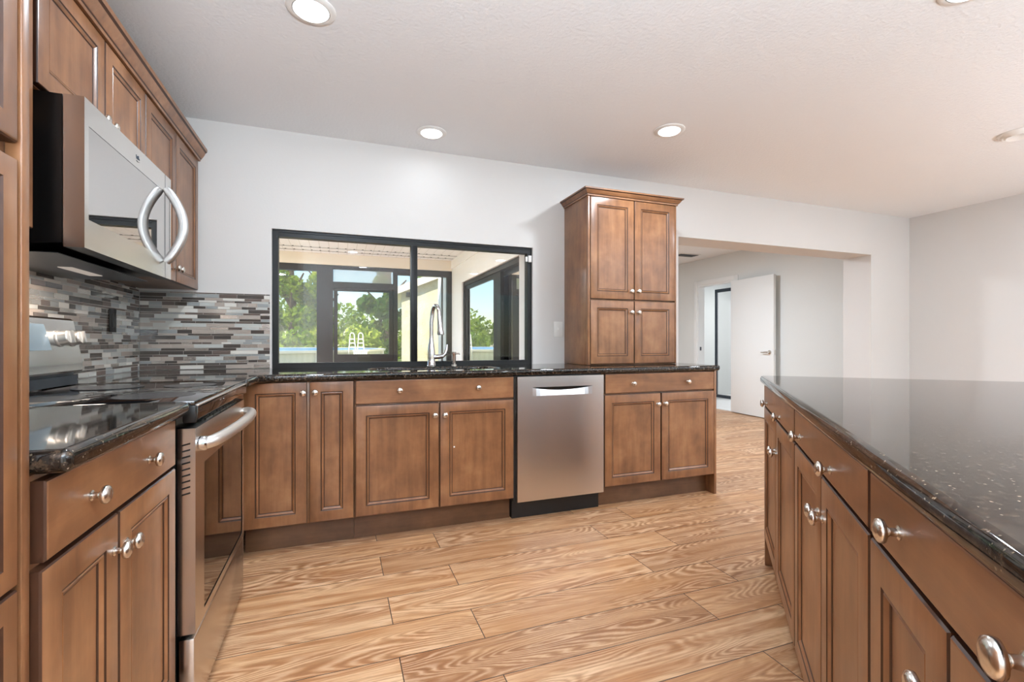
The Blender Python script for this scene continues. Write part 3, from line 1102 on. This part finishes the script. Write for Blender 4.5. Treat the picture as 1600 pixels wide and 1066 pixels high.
# oven door
dr_ = MB()
gx0, gx1, gz0, gz1 = 0.095, RW - 0.070, 0.285, 0.715
dz0, dz1 = 0.262, 0.835
t = bmesh.new()
grid_face([0.002, gx0, gx1, RW - 0.030], [dz0, gz0, gz1, dz1 - 0.006], 0.0, {(1, 1)})
dr_._merge(t, 0)
xx0, xx1 = 0.002, RW - 0.030
dr_.quad([(xx0, 0.0, dz0), (xx0, 0.0, dz1 - 0.006), (xx0, 0.042, dz1 - 0.006), (xx0, 0.042, dz0)], 1)
dr_.quad([(xx1, 0.0, dz1 - 0.006), (xx1, 0.0, dz0), (xx1, 0.042, dz0), (xx1, 0.042, dz1 - 0.006)], 1)
dr_.quad([(xx0, 0.0, dz1 - 0.006), (xx1, 0.0, dz1 - 0.006), (xx1, 0.042, dz1), (xx0, 0.042, dz1)], 1)
dr_.quad([(xx1, 0.0, dz0), (xx0, 0.0, dz0), (xx0, 0.042, dz0), (xx1, 0.042, dz0)], 1)
od = dr_.build('oven_door', [M['steelz'], M['steelbright']], r, smooth=0)
MB().box(gx0, gx1, 0.002, 0.01, gz0, gz1).build('door_glass', M['ovenglass'], od, smooth=0)
m = MB()
for k in range(9):
    z = dz1 - 0.055 - k * 0.017
    m.extrude_poly([(0.0015, 0.012, z + 0.006), (0.0015, 0.012, z + 0.0105), (0.0015, 0.032, z + 0.0055), (0.0015, 0.032, z + 0.001)], (0.001, 0, 0))
m.build('side_vent', M['black'], od, smooth=0)
m = MB()
for k in range(3):
    for j in range(5):
        xa = 0.16 + j * 0.095
        m.box(xa, xa + 0.085, 0.010 + k * 0.010, 0.014 + k * 0.010, dz1 - 0.0045 + k * 0.0014, dz1 - 0.0012 + k * 0.0014)
m.build('top_vent', M['black'], od, smooth=0)
# bowed handle
m = MB()
pts = []
hz = 0.782
for k in range(25):
    u = k / 24
    bow = 0.018 + 0.046 * min(1, math.sin(PI * u) ** 0.55)
    pts.append((0.030 + (RW - 0.092) * u, -bow, hz + 0.010 * math.sin(PI * u)))
pts = [(0.028, -0.002, hz)] + pts + [(RW - 0.060, -0.002, hz)]
m.tube(pts, [0.015] + [0.0175] * 25 + [0.015], 16)
m.build('handle', M['handle'], od, smooth=60)
MB().lathe([(0, 0), (0.021, 0), (0.021, 0.018), (0.017, 0.024), (0, 0.024)], (0.030, 0.0, hz), (0, -1, 0), 20).build('handle_mount', M['chrome'], od)
# storage drawer
m = MB()
m.box(0.003, RW - 0.028, 0.003, 0.04, 0.035, 0.248, 0, bev=0.004)
m.build('storage_drawer', M['steelz'], r)
# backguard with slanted face
m = MB()
yb3 = depR - 0.006
def bgp(x, zf, back=False):
    return x
fy0, fy1 = depR - 0.125, depR - 0.095
m.extrude_poly([(0.0, yb3, 0.955), (0.0, fy0 + 0.004, 0.955), (0.0, fy0, 0.962), (0.0, fy0 + 0.001, 0.985), (0.0, fy0, 0.990), (0.0, fy1, 1.150), (0.0, fy1 + 0.008, 1.157), (0.0, yb3, 1.157)], (RW + 0.018, 0, 0))
bgo = m.build('backguard', M['steelbright'], r, smooth=25)
m = MB()
m.box(0.004, RW - 0.004, depR - 0.117, yb3, 0.909, 0.943)
m.box(0.004, RW + 0.010, depR - 0.10, yb3, 0.943, 0.9548)
m.build('rear_trim', M['darkmetal'], r, smooth=0)
sl = Vector((0, fy1 - fy0, 0.16)).normalized()
nrm = Vector((0, -sl.z, sl.y))
def onbg(x, u, off=0.0):
    p = Vector((x, fy0, 0.990)) + sl * u + nrm * off
    return tuple(p)
m = MB()
m.extrude_poly([onbg(0.22, 0.050, 0.0004), onbg(0.575, 0.050, 0.0004), onbg(0.562, 0.142, 0.0004), onbg(0.22, 0.142, 0.0004)], tuple(nrm * 0.002))
m.build('display', M['display'], bgo)
def range_knob(x):
    m = MB()
    m.lathe([(0, 0), (0.030, 0), (0.030, 0.004), (0.0265, 0.006), (0.0255, 0.030), (0.023, 0.033), (0, 0.033)], onbg(x, 0.092, 0.0005), tuple(nrm), 26)
    c0 = Vector(onbg(x, 0.092, 0.0))
    m.extrude_poly([tuple(c0 + Vector((a_, 0, 0)) + sl * b_ + nrm * 0.0335) for a_, b_ in ((-0.006, -0.022), (0.006, -0.022), (0.006, 0.022), (-0.006, 0.022))], tuple(nrm * 0.012), bev=0.001)
    m.build('control_knob', M['handle'], bgo)
for x in (0.055, 0.135, 0.640, 0.722):
    range_knob(x)

# ------------------------------------------------------------------ microwave over the range
MX, MY0, MWD = -0.68, 1.690, 0.745
mw = thing('microwave_oven', 'stainless over-the-range microwave with bowed handle and mirrored door', 'microwave', (MX, MY0, 0), PI / 2)
mz0, mz1 = 1.338, 1.770
depM = MX - XL - 0.012
m = MB()
m.extrude_poly([(0.004, 0.052, mz1), (0.004, depM, mz1), (0.004, depM, mz0 - 0.01), (0.004, 0.30, mz0 - 0.012), (0.004, 0.052, mz0 + 0.012)], (MWD - 0.008, 0, 0))
mb_ = m.build('body', M['black'], mw, smooth=0)
m = MB()
wx0, wx1, wz0, wz1 = 0.025, MWD - 0.014, mz0 + 0.085, mz1 - 0.075
t = bmesh.new()
grid_face([0.0, wx0, wx1, MWD], [mz0, wz0, wz1, mz1], 0.0, {(1, 1)})
m._merge(t, 0)
m.quad([(0, 0, mz0), (0, 0, mz1), (0, 0.048, mz1), (0, 0.048, mz0)], 1)
m.quad([(MWD, 0, mz1), (MWD, 0, mz0), (MWD, 0.048, mz0), (MWD, 0.048, mz1)], 1)
m.quad([(0, 0, mz1), (MWD, 0, mz1), (MWD, 0.048, mz1), (0, 0.048, mz1)], 0)
m.quad([(MWD, 0, mz0), (0, 0, mz0), (0, 0.048, mz0), (MWD, 0.048, mz0)], 2)
m.quad([(MWD, 0.048, mz0), (0, 0.048, mz0), (0, 0.048, mz1), (MWD, 0.048, mz1)], 2)
md = m.build('door', [M['steelbright'], M['steelz'], M['black']], mw, smooth=0)
MB().box(wx0, wx1, 0.001, 0.008, wz0, wz1).build('door_glass', M['mirrorglass'], md, smooth=0)
MB().box(0.672, 0.6735, -0.0006, 0.0004, mz0, mz1).build('panel_seam', M['black'], md, smooth=0)
m = MB()
pts = []
for k in range(21):
    u = k / 20
    pts.append((0.655 + 0.0 * u, -0.008 - 0.062 * math.sin(PI * u) ** 0.9, mz0 + 0.062 + (mz1 - mz0 - 0.125) * u))
m.tube(pts, [0.011] + [0.0145] * 19 + [0.011], 14, sy=1.25)
m.build('handle', M['handlegrey'], md, smooth=60)
m = MB()
# small script-like maker's mark on the upper rail
for seq in ([(0.37, 1.742), (0.373, 1.728), (0.378, 1.738), (0.382, 1.728), (0.386, 1.742)], [(0.390, 1.742), (0.390, 1.729), (0.394, 1.735), (0.398, 1.729)],
            [(0.372, 1.722), (0.384, 1.719), (0.398, 1.723)]):
    m.tube([(x, -0.0006, z) for x, z in seq], 0.0009, 6)
m.build('badge', M['darkmetal'], md)
m = MB()
m.box(0.03, MWD - 0.03, 0.075, 0.29, mz0 - 0.0145, mz0 - 0.0125)
m.build('grease_filter', M['darkmetal'], mb_, smooth=0)
MB().box(0.34, 0.56, 0.17, 0.21, mz0 - 0.0175, mz0 - 0.015).build('hood_lamp', M['hoodlight'], mb_, smooth=0)

# ------------------------------------------------------------------ outlets
p = thing('power_outlet', 'black outlet on the mosaic backsplash behind the stove', 'outlet', (XL + 0.0105, 2.895, 1.176), PI / 2)
MB().box(-0.036, 0.036, -0.006, 0.0, -0.058, 0.058, bev=0.002).build('cover_plate', M['blackplastic'], p)
MB().box(-0.017, 0.017, -0.0085, -0.0062, -0.034, 0.034, bev=0.001).build('socket_insert', M['black'], p)
p = thing('light_switch', 'white light switch on the wall between window and hutch', 'light switch', (1.569, YB - 0.0005, 1.166))
MB().box(-0.036, 0.036, -0.006, 0.0, -0.058, 0.058, bev=0.002).build('cover_plate', M['plastic'], p)
MB().box(-0.005, 0.005, -0.014, -0.0062, -0.004, 0.012, bev=0.001).build('toggle', M['plastic'], p)

# ------------------------------------------------------------------ recessed lights
def downlight(x, y, label, rad=0.088):
    c = thing('ceiling_light', label, 'ceiling light', (x, y, CEIL), 0, 'ceiling lights')
    MB().lathe([(rad * 0.82, -0.008), (rad, -0.007), (rad * 1.06, -0.003), (rad * 1.06, 0.0), (rad * 0.80, 0.0), (rad * 0.80, -0.008)], (0, 0, -0.0005), (0, 0, 1), 40).build('trim_ring', M['plastic'], c)
    MB().lathe([(0, -0.024), (rad * 0.4, -0.022), (rad * 0.68, -0.015), (rad * 0.795, -0.006), (rad * 0.795, -0.002), (0, -0.002)], (0, 0, 0), (0, 0, 1), 40).build('lens', M['lens'], c)
    return c
downlight(-0.10, 2.03, 'round recessed ceiling light nearest the wall cabinets above the stove')
downlight(0.55, 2.96, 'round recessed ceiling light above the sink and window')
downlight(1.93, 2.42, 'round recessed ceiling light in front of the tall hutch')
downlight(2.20, 1.06, 'round recessed ceiling light above the island, barely in view')
c = thing('ceiling_light', 'ribbed round ceiling light nearest the right wall', 'ceiling light', (4.03, 1.69, CEIL), 0, 'ceiling lights')
MB().lathe([(0.06, -0.02), (0.066, -0.024), (0.075, -0.015), (0.083, -0.020), (0.092, -0.010), (0.10, -0.013), (0.108, -0.003), (0.108, 0.0), (0.06, 0.0)], (0, 0, -0.0005), (0, 0, 1), 40).build('trim_ring', M['plastic'], c)
MB().lathe([(0, -0.016), (0.058, -0.014), (0.058, -0.003), (0, -0.003)], (0, 0, 0), (0, 0, 1), 40).build('lens', M['lens'], c)

# ================================================================== OUTSIDE
GZ = -0.35
def ground_mat():
    b = NB('lawn_grass')
    co = b.coord('Object')
    n = b.noise(co, 0.6, 4, 0.6)
    n2 = b.noise(co, 14, 4, 0.7)
    c = b.ramp(n, [(0.3, srgb(108, 132, 58)), (0.55, srgb(150, 164, 82)), (0.75, srgb(186, 186, 112))])
    b.base(b.mix(b.math('MULTIPLY', n2, 0.5), c, srgb(88, 110, 44)))
    b.p.inputs['Roughness'].default_value = 0.9
    return b.m
m = MB()
m.quad([(-90, -40, GZ), (90, -40, GZ), (90, 120, GZ), (-90, 120, GZ)])
struct(m.build('ground', ground_mat(), smooth=0))
m = MB()
m.box(-3, 9, -10, YF - 0.2, -0.3, -0.02)  # unseen pale slab added to bounce sunlight onto the kitchen ceiling
struct(m.build('floor_bounce_slab', plain('pale_bounce_slab', srgb(214, 210, 204), 0.8), smooth=0))

YP = 7.0
M['soffit'] = None
b = NB('perforated_soffit')
co = b.coord('Object')
sx = b.new('ShaderNodeSeparateXYZ')
b.set(sx.inputs[0], co)
fx = b.math('FRACT', b.math('MULTIPLY', sx.outputs[0], 9.0))
ln = b.math('LESS_THAN', fx, 0.06)
b.base(b.mix(ln, srgb(248, 246, 246), srgb(222, 218, 214)))
b.p.inputs['Roughness'].default_value = 0.5
M['soffit'] = b.m
M['cream'] = plain('cream_paint', srgb(242, 230, 212), 0.6)
M['porchwhite'] = plain('porch_white', srgb(248, 246, 244), 0.55)
m = MB()
m.box(-1.8, XP, YB2, YP + 0.5, 2.285, 2.40)
struct(m.build('ceiling_porch', M['soffit'], smooth=0))
# perforated vent strips at the far edge of the soffit
m = MB()
for yy, z in ((6.55, 2.2825), (6.78, 2.2825)):
    m.box(-1.8, XP - 0.02, yy, yy + 0.012, z, 2.2848)
    x = -1.7
    while x < XP - 0.05:
        m.box(x, x + 0.02, yy - 0.035, yy - 0.01, z, 2.2848)
        x += 0.105
struct(m.build('trim_4', M['bronze'], smooth=0))
m = MB()
m.box(-1.8, XP, YP - 0.05, YP + 0.12, 2.13, 2.284)
struct(m.build('wall_porch_header', M['cream'], smooth=0))
m = MB()
m.box(-7.0, XP + 0.15, YB2, YP + 0.6, -0.25, -0.02)  # slab runs on unseen to the left to bounce sunlight up the soffit
b = NB('porch_concrete')
b.base(b.mix(b.noise(b.coord('Object'), 4, 4, 0.6), srgb(204, 200, 194), srgb(226, 222, 216)))
b.p.inputs['Roughness'].default_value = 0.8
struct(m.build('floor_porch', b.m, smooth=0))
# hall-side porch wall with sliding door opening
SLY0, SLY1, SLZ = 4.10, 6.28, 1.88
m = MB()
m.box(XP, XP + 0.15, YB2, SLY0, -0.1, 2.45)
m.box(XP, XP + 0.15, SLY1, 8.0, -0.1, 2.45)
m.box(XP, XP + 0.15, SLY0, SLY1, SLZ, 2.45)
struct(m.build('wall_porch', M['porchwhite'], smooth=0))
m = MB()
m.box(XP - 0.02, XP + 0.02, SLY0 - 0.09, SLY0, -0.02, SLZ + 0.09)
m.box(XP - 0.02, XP + 0.02, SLY1, SLY1 + 0.07, -0.02, SLZ + 0.09)
m.box(XP - 0.025, XP + 0.02, SLY0, SLY1, SLZ, SLZ + 0.09)
m.box(XP - 0.015, XP, YB2, YP - 0.05, 2.16, 2.284)
struct(m.build('trim_5', M['porchwhite'], smooth=0))
sd = bpy.data.objects.new('door_2', None)
COL.objects.link(sd)
struct(sd)
m = MB()
m.box(XP + 0.01, XP + 0.13, SLY0, SLY1, SLZ - 0.05, SLZ)
m.box(XP + 0.01, XP + 0.13, SLY0, SLY1, -0.02, 0.04)
m.box(XP + 0.01, XP + 0.13, SLY0, SLY0 + 0.04, 0.04, SLZ - 0.05)
m.box(XP + 0.01, XP + 0.13, SLY1 - 0.04, SLY1, 0.04, SLZ - 0.05)
m.build('track_frame', M['bronze'], sd, smooth=0)
ym = 4.90
for (a, c, xo, wa, wc) in ((SLY0 + 0.04, ym + 0.10, 0.075, 0.07, 0.11), (ym - 0.12, SLY1 - 0.04, 0.025, 0.24, 0.11)):
    m = MB()
    x0, x1 = XP + xo, XP + xo + 0.035
    m.box(x0, x1, a, a + wa, 0.04, SLZ - 0.05)
    m.box(x0, x1, c - wc, c, 0.04, SLZ - 0.05)
    m.box(x0, x1, a + wa, c - wc, SLZ - 0.10, SLZ - 0.05)
    m.box(x0, x1, a + wa, c - wc, 0.04, 0.14)
    sf = m.build('sash', M['blackframe'], sd, smooth=0)
    MB().box(x0 + 0.014, x0 + 0.02, a + wa, c - wc, 0.14, SLZ - 0.10).build('pane', M['tinted'], sf, smooth=0)

# screened wall at the far side of the porch
ps = thing('porch_frame', 'dark bronze framed wall of the porch beyond the window', 'porch frame', (0, YP, 0))
def post(x0, x1, z0=0.0, z1=2.13, name='post'):
    return MB().box(x0, x1, -0.04, 0.04, z0 - 0.02, z1 - 0.001).build(name, M['bronze'], ps, smooth=0)
post(-0.273, -0.062)
post(0.745, 0.806)
post(1.525, 1.598)
post(-1.75, -1.66)
for a, c in ((-1.66, -0.273), (0.806, 1.525)):
    post(a + 0.0005, c - 0.0005, 2.06, 2.13, 'head_rail')
    post(a + 0.0005, c - 0.0005, 0.0, 0.12, 'bottom_rail')
    MB().box(a + 0.001, c - 0.001, -0.004, 0.004, 0.10, 2.06).build('screen_pane', M['screen'], ps, smooth=0)
post(-0.0615, 0.7445, 2.10, 2.13, 'head_rail')
post(-0.0615, 0.7445, 1.835, 1.905, 'transom_rail')
MB().box(-0.06, 0.744, -0.004, 0.004, 1.886, 2.08).build('transom_pane', M['dusty'], ps, smooth=0)
sdoor = thing('screen_door', 'dark bronze porch door with a tall clear pane seen through the window', 'door', (-0.058, YP, 0))
m = MB()
DW_ = 0.80
m.box(0, 0.052, -0.025, 0.025, -0.01, 1.81)
m.box(DW_ - 0.055, DW_, -0.025, 0.025, -0.01, 1.81)
m.box(0.052, DW_ - 0.055, -0.025, 0.025, 1.78, 1.81)
m.box(0.052, DW_ - 0.055, -0.025, 0.025, 0.80, 0.90)
m.box(0.052, DW_ - 0.055, -0.012, 0.012, -0.01, 0.80)
m.build('frame', M['bronze'], sdoor, smooth=0)
MB().box(0.0525, DW_ - 0.0555, -0.004, 0.004, 0.90, 1.78).build('pane', M['screen'], sdoor, smooth=0)

# neighbouring wing with gable
def stucco_mat():
    b = NB('stucco')
    co = b.coord('Object')
    n = b.noise(co, 2.2, 5, 0.65)
    n2 = b.noise(co, 40, 3, 0.6)
    c = b.ramp(n, [(0.42, srgb(240, 234, 208)), (0.6, srgb(232, 222, 180)), (0.78, srgb(182, 164, 116))])
    b.base(c)
    b.p.inputs['Roughness'].default_value = 0.9
    b.bump(n2, 0.6, 0.03)
    return b.m
GX0, GX1, GY0, GY1 = 1.15, 7.6, 9.3, 13.0
gw = thing('house_wing', 'cream stucco gable wing of the house beyond the porch', 'building', (GX0, GY0, GZ), R(-7.3))
GX1 -= GX0
WX_OLD = GX0
GX0 = 0.0
zE = 2.02 - GZ
ridge = (GX0 + GX1) / 2
zR = zE + (ridge - GX0) * 0.42
m = MB()
m.extrude_poly([(GX0, 0, 0), (GX1, 0, 0), (GX1, 0, zE), (ridge, 0, zR), (GX0, 0, zE)], (0, GY1 - GY0, 0))
m.build('wall', stucco_mat(), gw, smooth=0)
m = MB()
ov = 0.14
for sgn, xe in ((1, GX0), (-1, GX1)):
    xa = xe - sgn * ov
    za = zE - ov * 0.42
    m.extrude_poly([(xa, -0.12, za), (ridge, -0.12, zR + 0.0), (ridge, -0.12, zR + 0.14), (xa, -0.12, za + 0.14)], (0, GY1 - GY0 + 0.24, 0))
m.build('roof', M['cream'], gw, smooth=0)
pl = MB().box(-0.04, 0.04, -0.10, 0.0, -0.04, 0.05, bev=0.01)
o = pl.build('security_lamp', M['bronze'], loc=(1.27, GY0 - 0.02, 1.98))
tag(o, 'small dark lamp under the gable of the stucco wing', 'lamp')

# swimming pool
PC = Vector((-2.62, 13.8, GZ))
PR = 3.8
po = thing('swimming_pool', 'round white above-ground swimming pool in the garden', 'pool', PC)
def poolwall_mat():
    b = NB('pool_wall')
    co = b.coord('Object')
    g = b.new('ShaderNodeTexWave', {'Scale': 3.0})
    b.set(g.inputs['Vector'], co)
    b.base(b.mix(b.math('MULTIPLY', g.outputs[1], 0.35), srgb(206, 208, 196), srgb(178, 184, 168)))
    b.p.inputs['Roughness'].default_value = 0.4
    return b.m
zr = 0.895 - GZ
m = MB()
m.lathe([(PR, 0.0), (PR, zr - 0.02), (PR - 0.03, zr - 0.02), (PR - 0.03, 0.0)], (0, 0, 0), (0, 0, 1), 72)
m.build('wall', poolwall_mat(), po)
m = MB()
m.lathe([(PR + 0.06, zr - 0.05), (PR + 0.07, zr), (PR - 0.06, zr + 0.002), (PR - 0.06, zr - 0.006), (PR + 0.03, zr - 0.018), (PR + 0.03, zr - 0.05)], (0, 0, 0), (0, 0, 1), 72)
m.build('top_rail', M['plastic'], po)
m = MB()
m.lathe([(0, zr - 0.22), (PR - 0.032, zr - 0.22), (PR - 0.032, zr - 0.012)], (0, 0, 0), (0, 0, 1), 72)
m.bm.faces.ensure_lookup_table()
m.build('liner', plain('pool_liner_blue', srgb(120, 184, 226), 0.25), po)
for k in range(18):
    a = 2 * PI * k / 18 + 0.1
    MB().box(-0.05, 0.05, -0.03, 0.03, 0.0, zr - 0.052).build('upright', M['plastic'], po, smooth=0, loc=((PR + 0.034) * math.cos(a), (PR + 0.034) * math.sin(a), 0)).rotation_euler = (0, 0, a + PI / 2)
# pool ladder by the near rim
dview = Vector((math.sin(R(20.18)), math.cos(R(20.18)), 0))
rview = Vector((dview.y, -dview.x, 0))
lp = dview * 10.55 + rview * (-0.3286 * 10.55)
la = thing('pool_ladder', 'white plastic A-frame ladder at the edge of the pool', 'ladder', (lp.x, lp.y, GZ), R(-20.18))
zl = 1.275 - GZ
for i, xo in enumerate((-0.095, 0.095)):
    yo = 0.0
    m = MB()
    m.tube([(xo - 0.10, yo, 0.9), (xo - 0.045, yo, zl - 0.03), (xo - 0.02, yo, zl), (xo + 0.02, yo, zl), (xo + 0.045, yo, zl - 0.03), (xo + 0.10, yo, 0.9)], 0.013, 8)
    m.build('side_rail', M['plastic'], la)
    for z, hw_ in ((1.49, 0.052), (1.40, 0.068), (1.31, 0.08)):
        MB().box(xo - hw_, xo + hw_, yo - 0.012, yo + 0.012, z - 0.012, z + 0.012).build('rung', M['plastic'], la, smooth=0)
for k in range(7):
    MB().box(-0.02 + k * 0.045 - 0.03, -0.02 + k * 0.045 + 0.005, -0.05, -0.03, 0.0, 1.22).build('skirt_slat', M['plastic'], la, smooth=0)
MB().box(-0.06, 0.29, -0.06, -0.0, 1.2205, 1.25).build('platform', M['plastic'], la, smooth=0)

# trees and shrubs
def leaf_mat(name, a, b_):
    b = NB(name)
    g = b.new('ShaderNodeNewGeometry')
    c = b.ramp(g.outputs['Random Per Island'], [(0.0, a), (1.0, b_)])
    b.base(c)
    b.p.inputs['Roughness'].default_value = 0.55
    b.n.remove(b.p)
    d1 = b.new('ShaderNodeBsdfDiffuse')
    d2 = b.new('ShaderNodeBsdfTranslucent')
    b.set(d1.inputs[0], c)
    b.set(d2.inputs[0], b.mix(0.5, c, srgb(190, 214, 70)))
    mx = b.new('ShaderNodeMixShader', {0: 0.4})
    b.t.links.new(d1.outputs[0], mx.inputs[1])
    b.t.links.new(d2.outputs[0], mx.inputs[2])
    b.t.links.new(mx.outputs[0], b.out.inputs[0])
    return b.m
LM = [leaf_mat('leaf_green', srgb(78, 116, 36), srgb(168, 188, 70)), leaf_mat('leaf_bright', srgb(120, 148, 42), srgb(208, 214, 92)),
      leaf_mat('leaf_dark', srgb(50, 84, 40), srgb(104, 138, 70))]
BARK = plain('bark', srgb(92, 76, 62), 0.9)
def foliage(rnd, blobs, count, size):
    m = MB()
    tot = sum(b_[3] ** 2 for b_ in blobs)
    for (bx, by, bz, br) in blobs:
        for k in range(int(count * br * br / tot)):
            while True:
                p = Vector((rnd.uniform(-1, 1), rnd.uniform(-1, 1), rnd.uniform(-1, 1)))
                if 0.25 < p.length < 1:
                    break
            p = Vector((bx, by, bz)) + p * br
            a = Vector((rnd.gauss(0, 1), rnd.gauss(0, 1), rnd.gauss(0, 1))).normalized()
            b2 = a.cross(Vector((rnd.gauss(0, 1), rnd.gauss(0, 1), rnd.gauss(0, 1)))).normalized()
            s_ = size * rnd.uniform(0.6, 1.4)
            m.quad([tuple(p + a * s_), tuple(p + b2 * s_ * 0.55), tuple(p - a * s_), tuple(p - b2 * s_ * 0.55)])
    return m
def tree(label, x, y, h, spread, mat, seed, count=5200, size=0.15, low=0.25, name='tree'):
    rnd = random.Random(seed)
    t_ = thing(name, label, 'tree', (x, y, GZ), 0, 'garden trees')
    m = MB()
    m.tube([(0, 0, 0), (0.1, 0.05, h * 0.3), (0.0, 0.0, h * 0.55), (0.1, -0.1, h * 0.85)], [h * 0.028, h * 0.022, h * 0.015, h * 0.006], 10)
    for k in range(7):
        a = rnd.uniform(0, 2 * PI)
        z = h * rnd.uniform(low, 0.7)
        m.tube([(0, 0, z), (math.cos(a) * spread * 0.4, math.sin(a) * spread * 0.4, z + h * 0.12), (math.cos(a) * spread * 0.8, math.sin(a) * spread * 0.8, z + h * 0.18)],
               [h * 0.011, h * 0.008, h * 0.004], 8)
    m.build('trunk', BARK, t_)
    blobs = []
    for k in range(22):
        a = rnd.uniform(0, 2 * PI)
        u = rnd.uniform(low, 1.0)
        rr = spread * math.sqrt(max(0.05, 1 - (2 * (u - (low + 1) / 2) / (1 - low)) ** 2 * 0.75)) * rnd.uniform(0.2, 0.95)
        blobs.append((math.cos(a) * rr, math.sin(a) * rr, h * u, spread * rnd.uniform(0.22, 0.42)))
    foliage(rnd, blobs, count, size).build('foliage', mat, t_, smooth=0)
    return t_
tree('leafy green tree behind the pool, filling the left porch bay', -2.2, 26.0, 9.0, 1.55, LM[0], 1, 8000, 0.14, 0.08)
tree('dark green tree at the right of the porch door pane', 2.5, 26.0, 9.5, 1.4, LM[2], 4, 7500, 0.14, 0.08)
tree('bright green tree in the garden left of the pool, reflected in the patio door', -7.6, 26.0, 9.0, 1.9, LM[1], 3, 8000, 0.15, 0.08)
tree('green tree beside the stucco wing, farthest back at the right', 6.6, 33.0, 9.0, 2.2, LM[0], 5, 6000, 0.18, 0.08)
tree('tall dark-leaved tree far back at the left of the garden', -13.5, 32.0, 12.0, 2.6, LM[2], 2, 7000, 0.2, 0.12)
tree('slim bright tree far back between the porch post and the door pane', -0.9, 34.0, 9.5, 1.2, LM[1], 9, 5000, 0.17, 0.08)
def shrub(label, x, y, h, w_, mat, seed, count=2200):
    rnd = random.Random(seed)
    s_ = thing('shrub', label, 'shrub', (x, y, GZ), 0, 'garden shrubs')
    blobs = [(rnd.uniform(-w_, w_), rnd.uniform(-0.6, 0.6), h * rnd.uniform(0.25, 0.75), h * 0.38) for k in range(9)]
    foliage(rnd, blobs, count, 0.11).build('foliage', mat, s_, smooth=0)
    m = MB()
    for k in range(4):
        a = k * 1.7
        m.tube([(0, 0, 0), (math.cos(a) * 0.4, math.sin(a) * 0.3, h * 0.5)], 0.025, 6)
    m.build('stem', BARK, s_)
for i, (x, y, h_, w_, mi, lab) in enumerate([(-8.6, 21.0, 2.2, 0.7, 1, 'yellow-green shrub at the far left behind the pool'),
        (-5.3, 21.2, 2.3, 0.7, 1, 'round green shrub behind the pool, second from the left'),
        (-2.0, 21.0, 2.0, 0.7, 0, 'pale green shrub behind the pool, left of the ladder'),
        (1.1, 21.0, 2.1, 0.7, 1, 'yellow-green shrub seen low in the porch door pane'),
        (4.3, 21.2, 2.2, 0.7, 0, 'green shrub beside the stucco wing')]):
    shrub(lab, x, y, h_, w_, LM[mi], 40 + i)

# back fill of the garden seen towards the sides: distant hedge line
rnd = random.Random(77)
blobs = [(-34 + k * 1.9, 42 + rnd.uniform(-1.5, 1.5), GZ + rnd.uniform(0.8, 3.2), rnd.uniform(1.6, 2.4)) for k in range(28)]
o = foliage(rnd, blobs, 16000, 0.22).build('hedge', LM[0], None, smooth=0)
tag(o, 'distant line of dense green hedge closing off the garden', 'hedge')

# groups for repeated cabinets
for o in bpy.data.objects:
    k = o.name.split('.')[0]
    if o.parent is None and 'label' in o.keys() and 'group' not in o.keys():
        g = {'base_cabinet': 'base cabinets under the counters', 'wall_cabinet': 'wall cabinets above the stove',
             'island_cabinet': 'cabinets of the island', 'countertop': 'granite countertops', 'tile_backsplash': 'mosaic backsplashes'}.get(k)
        if g:
            o['group'] = g
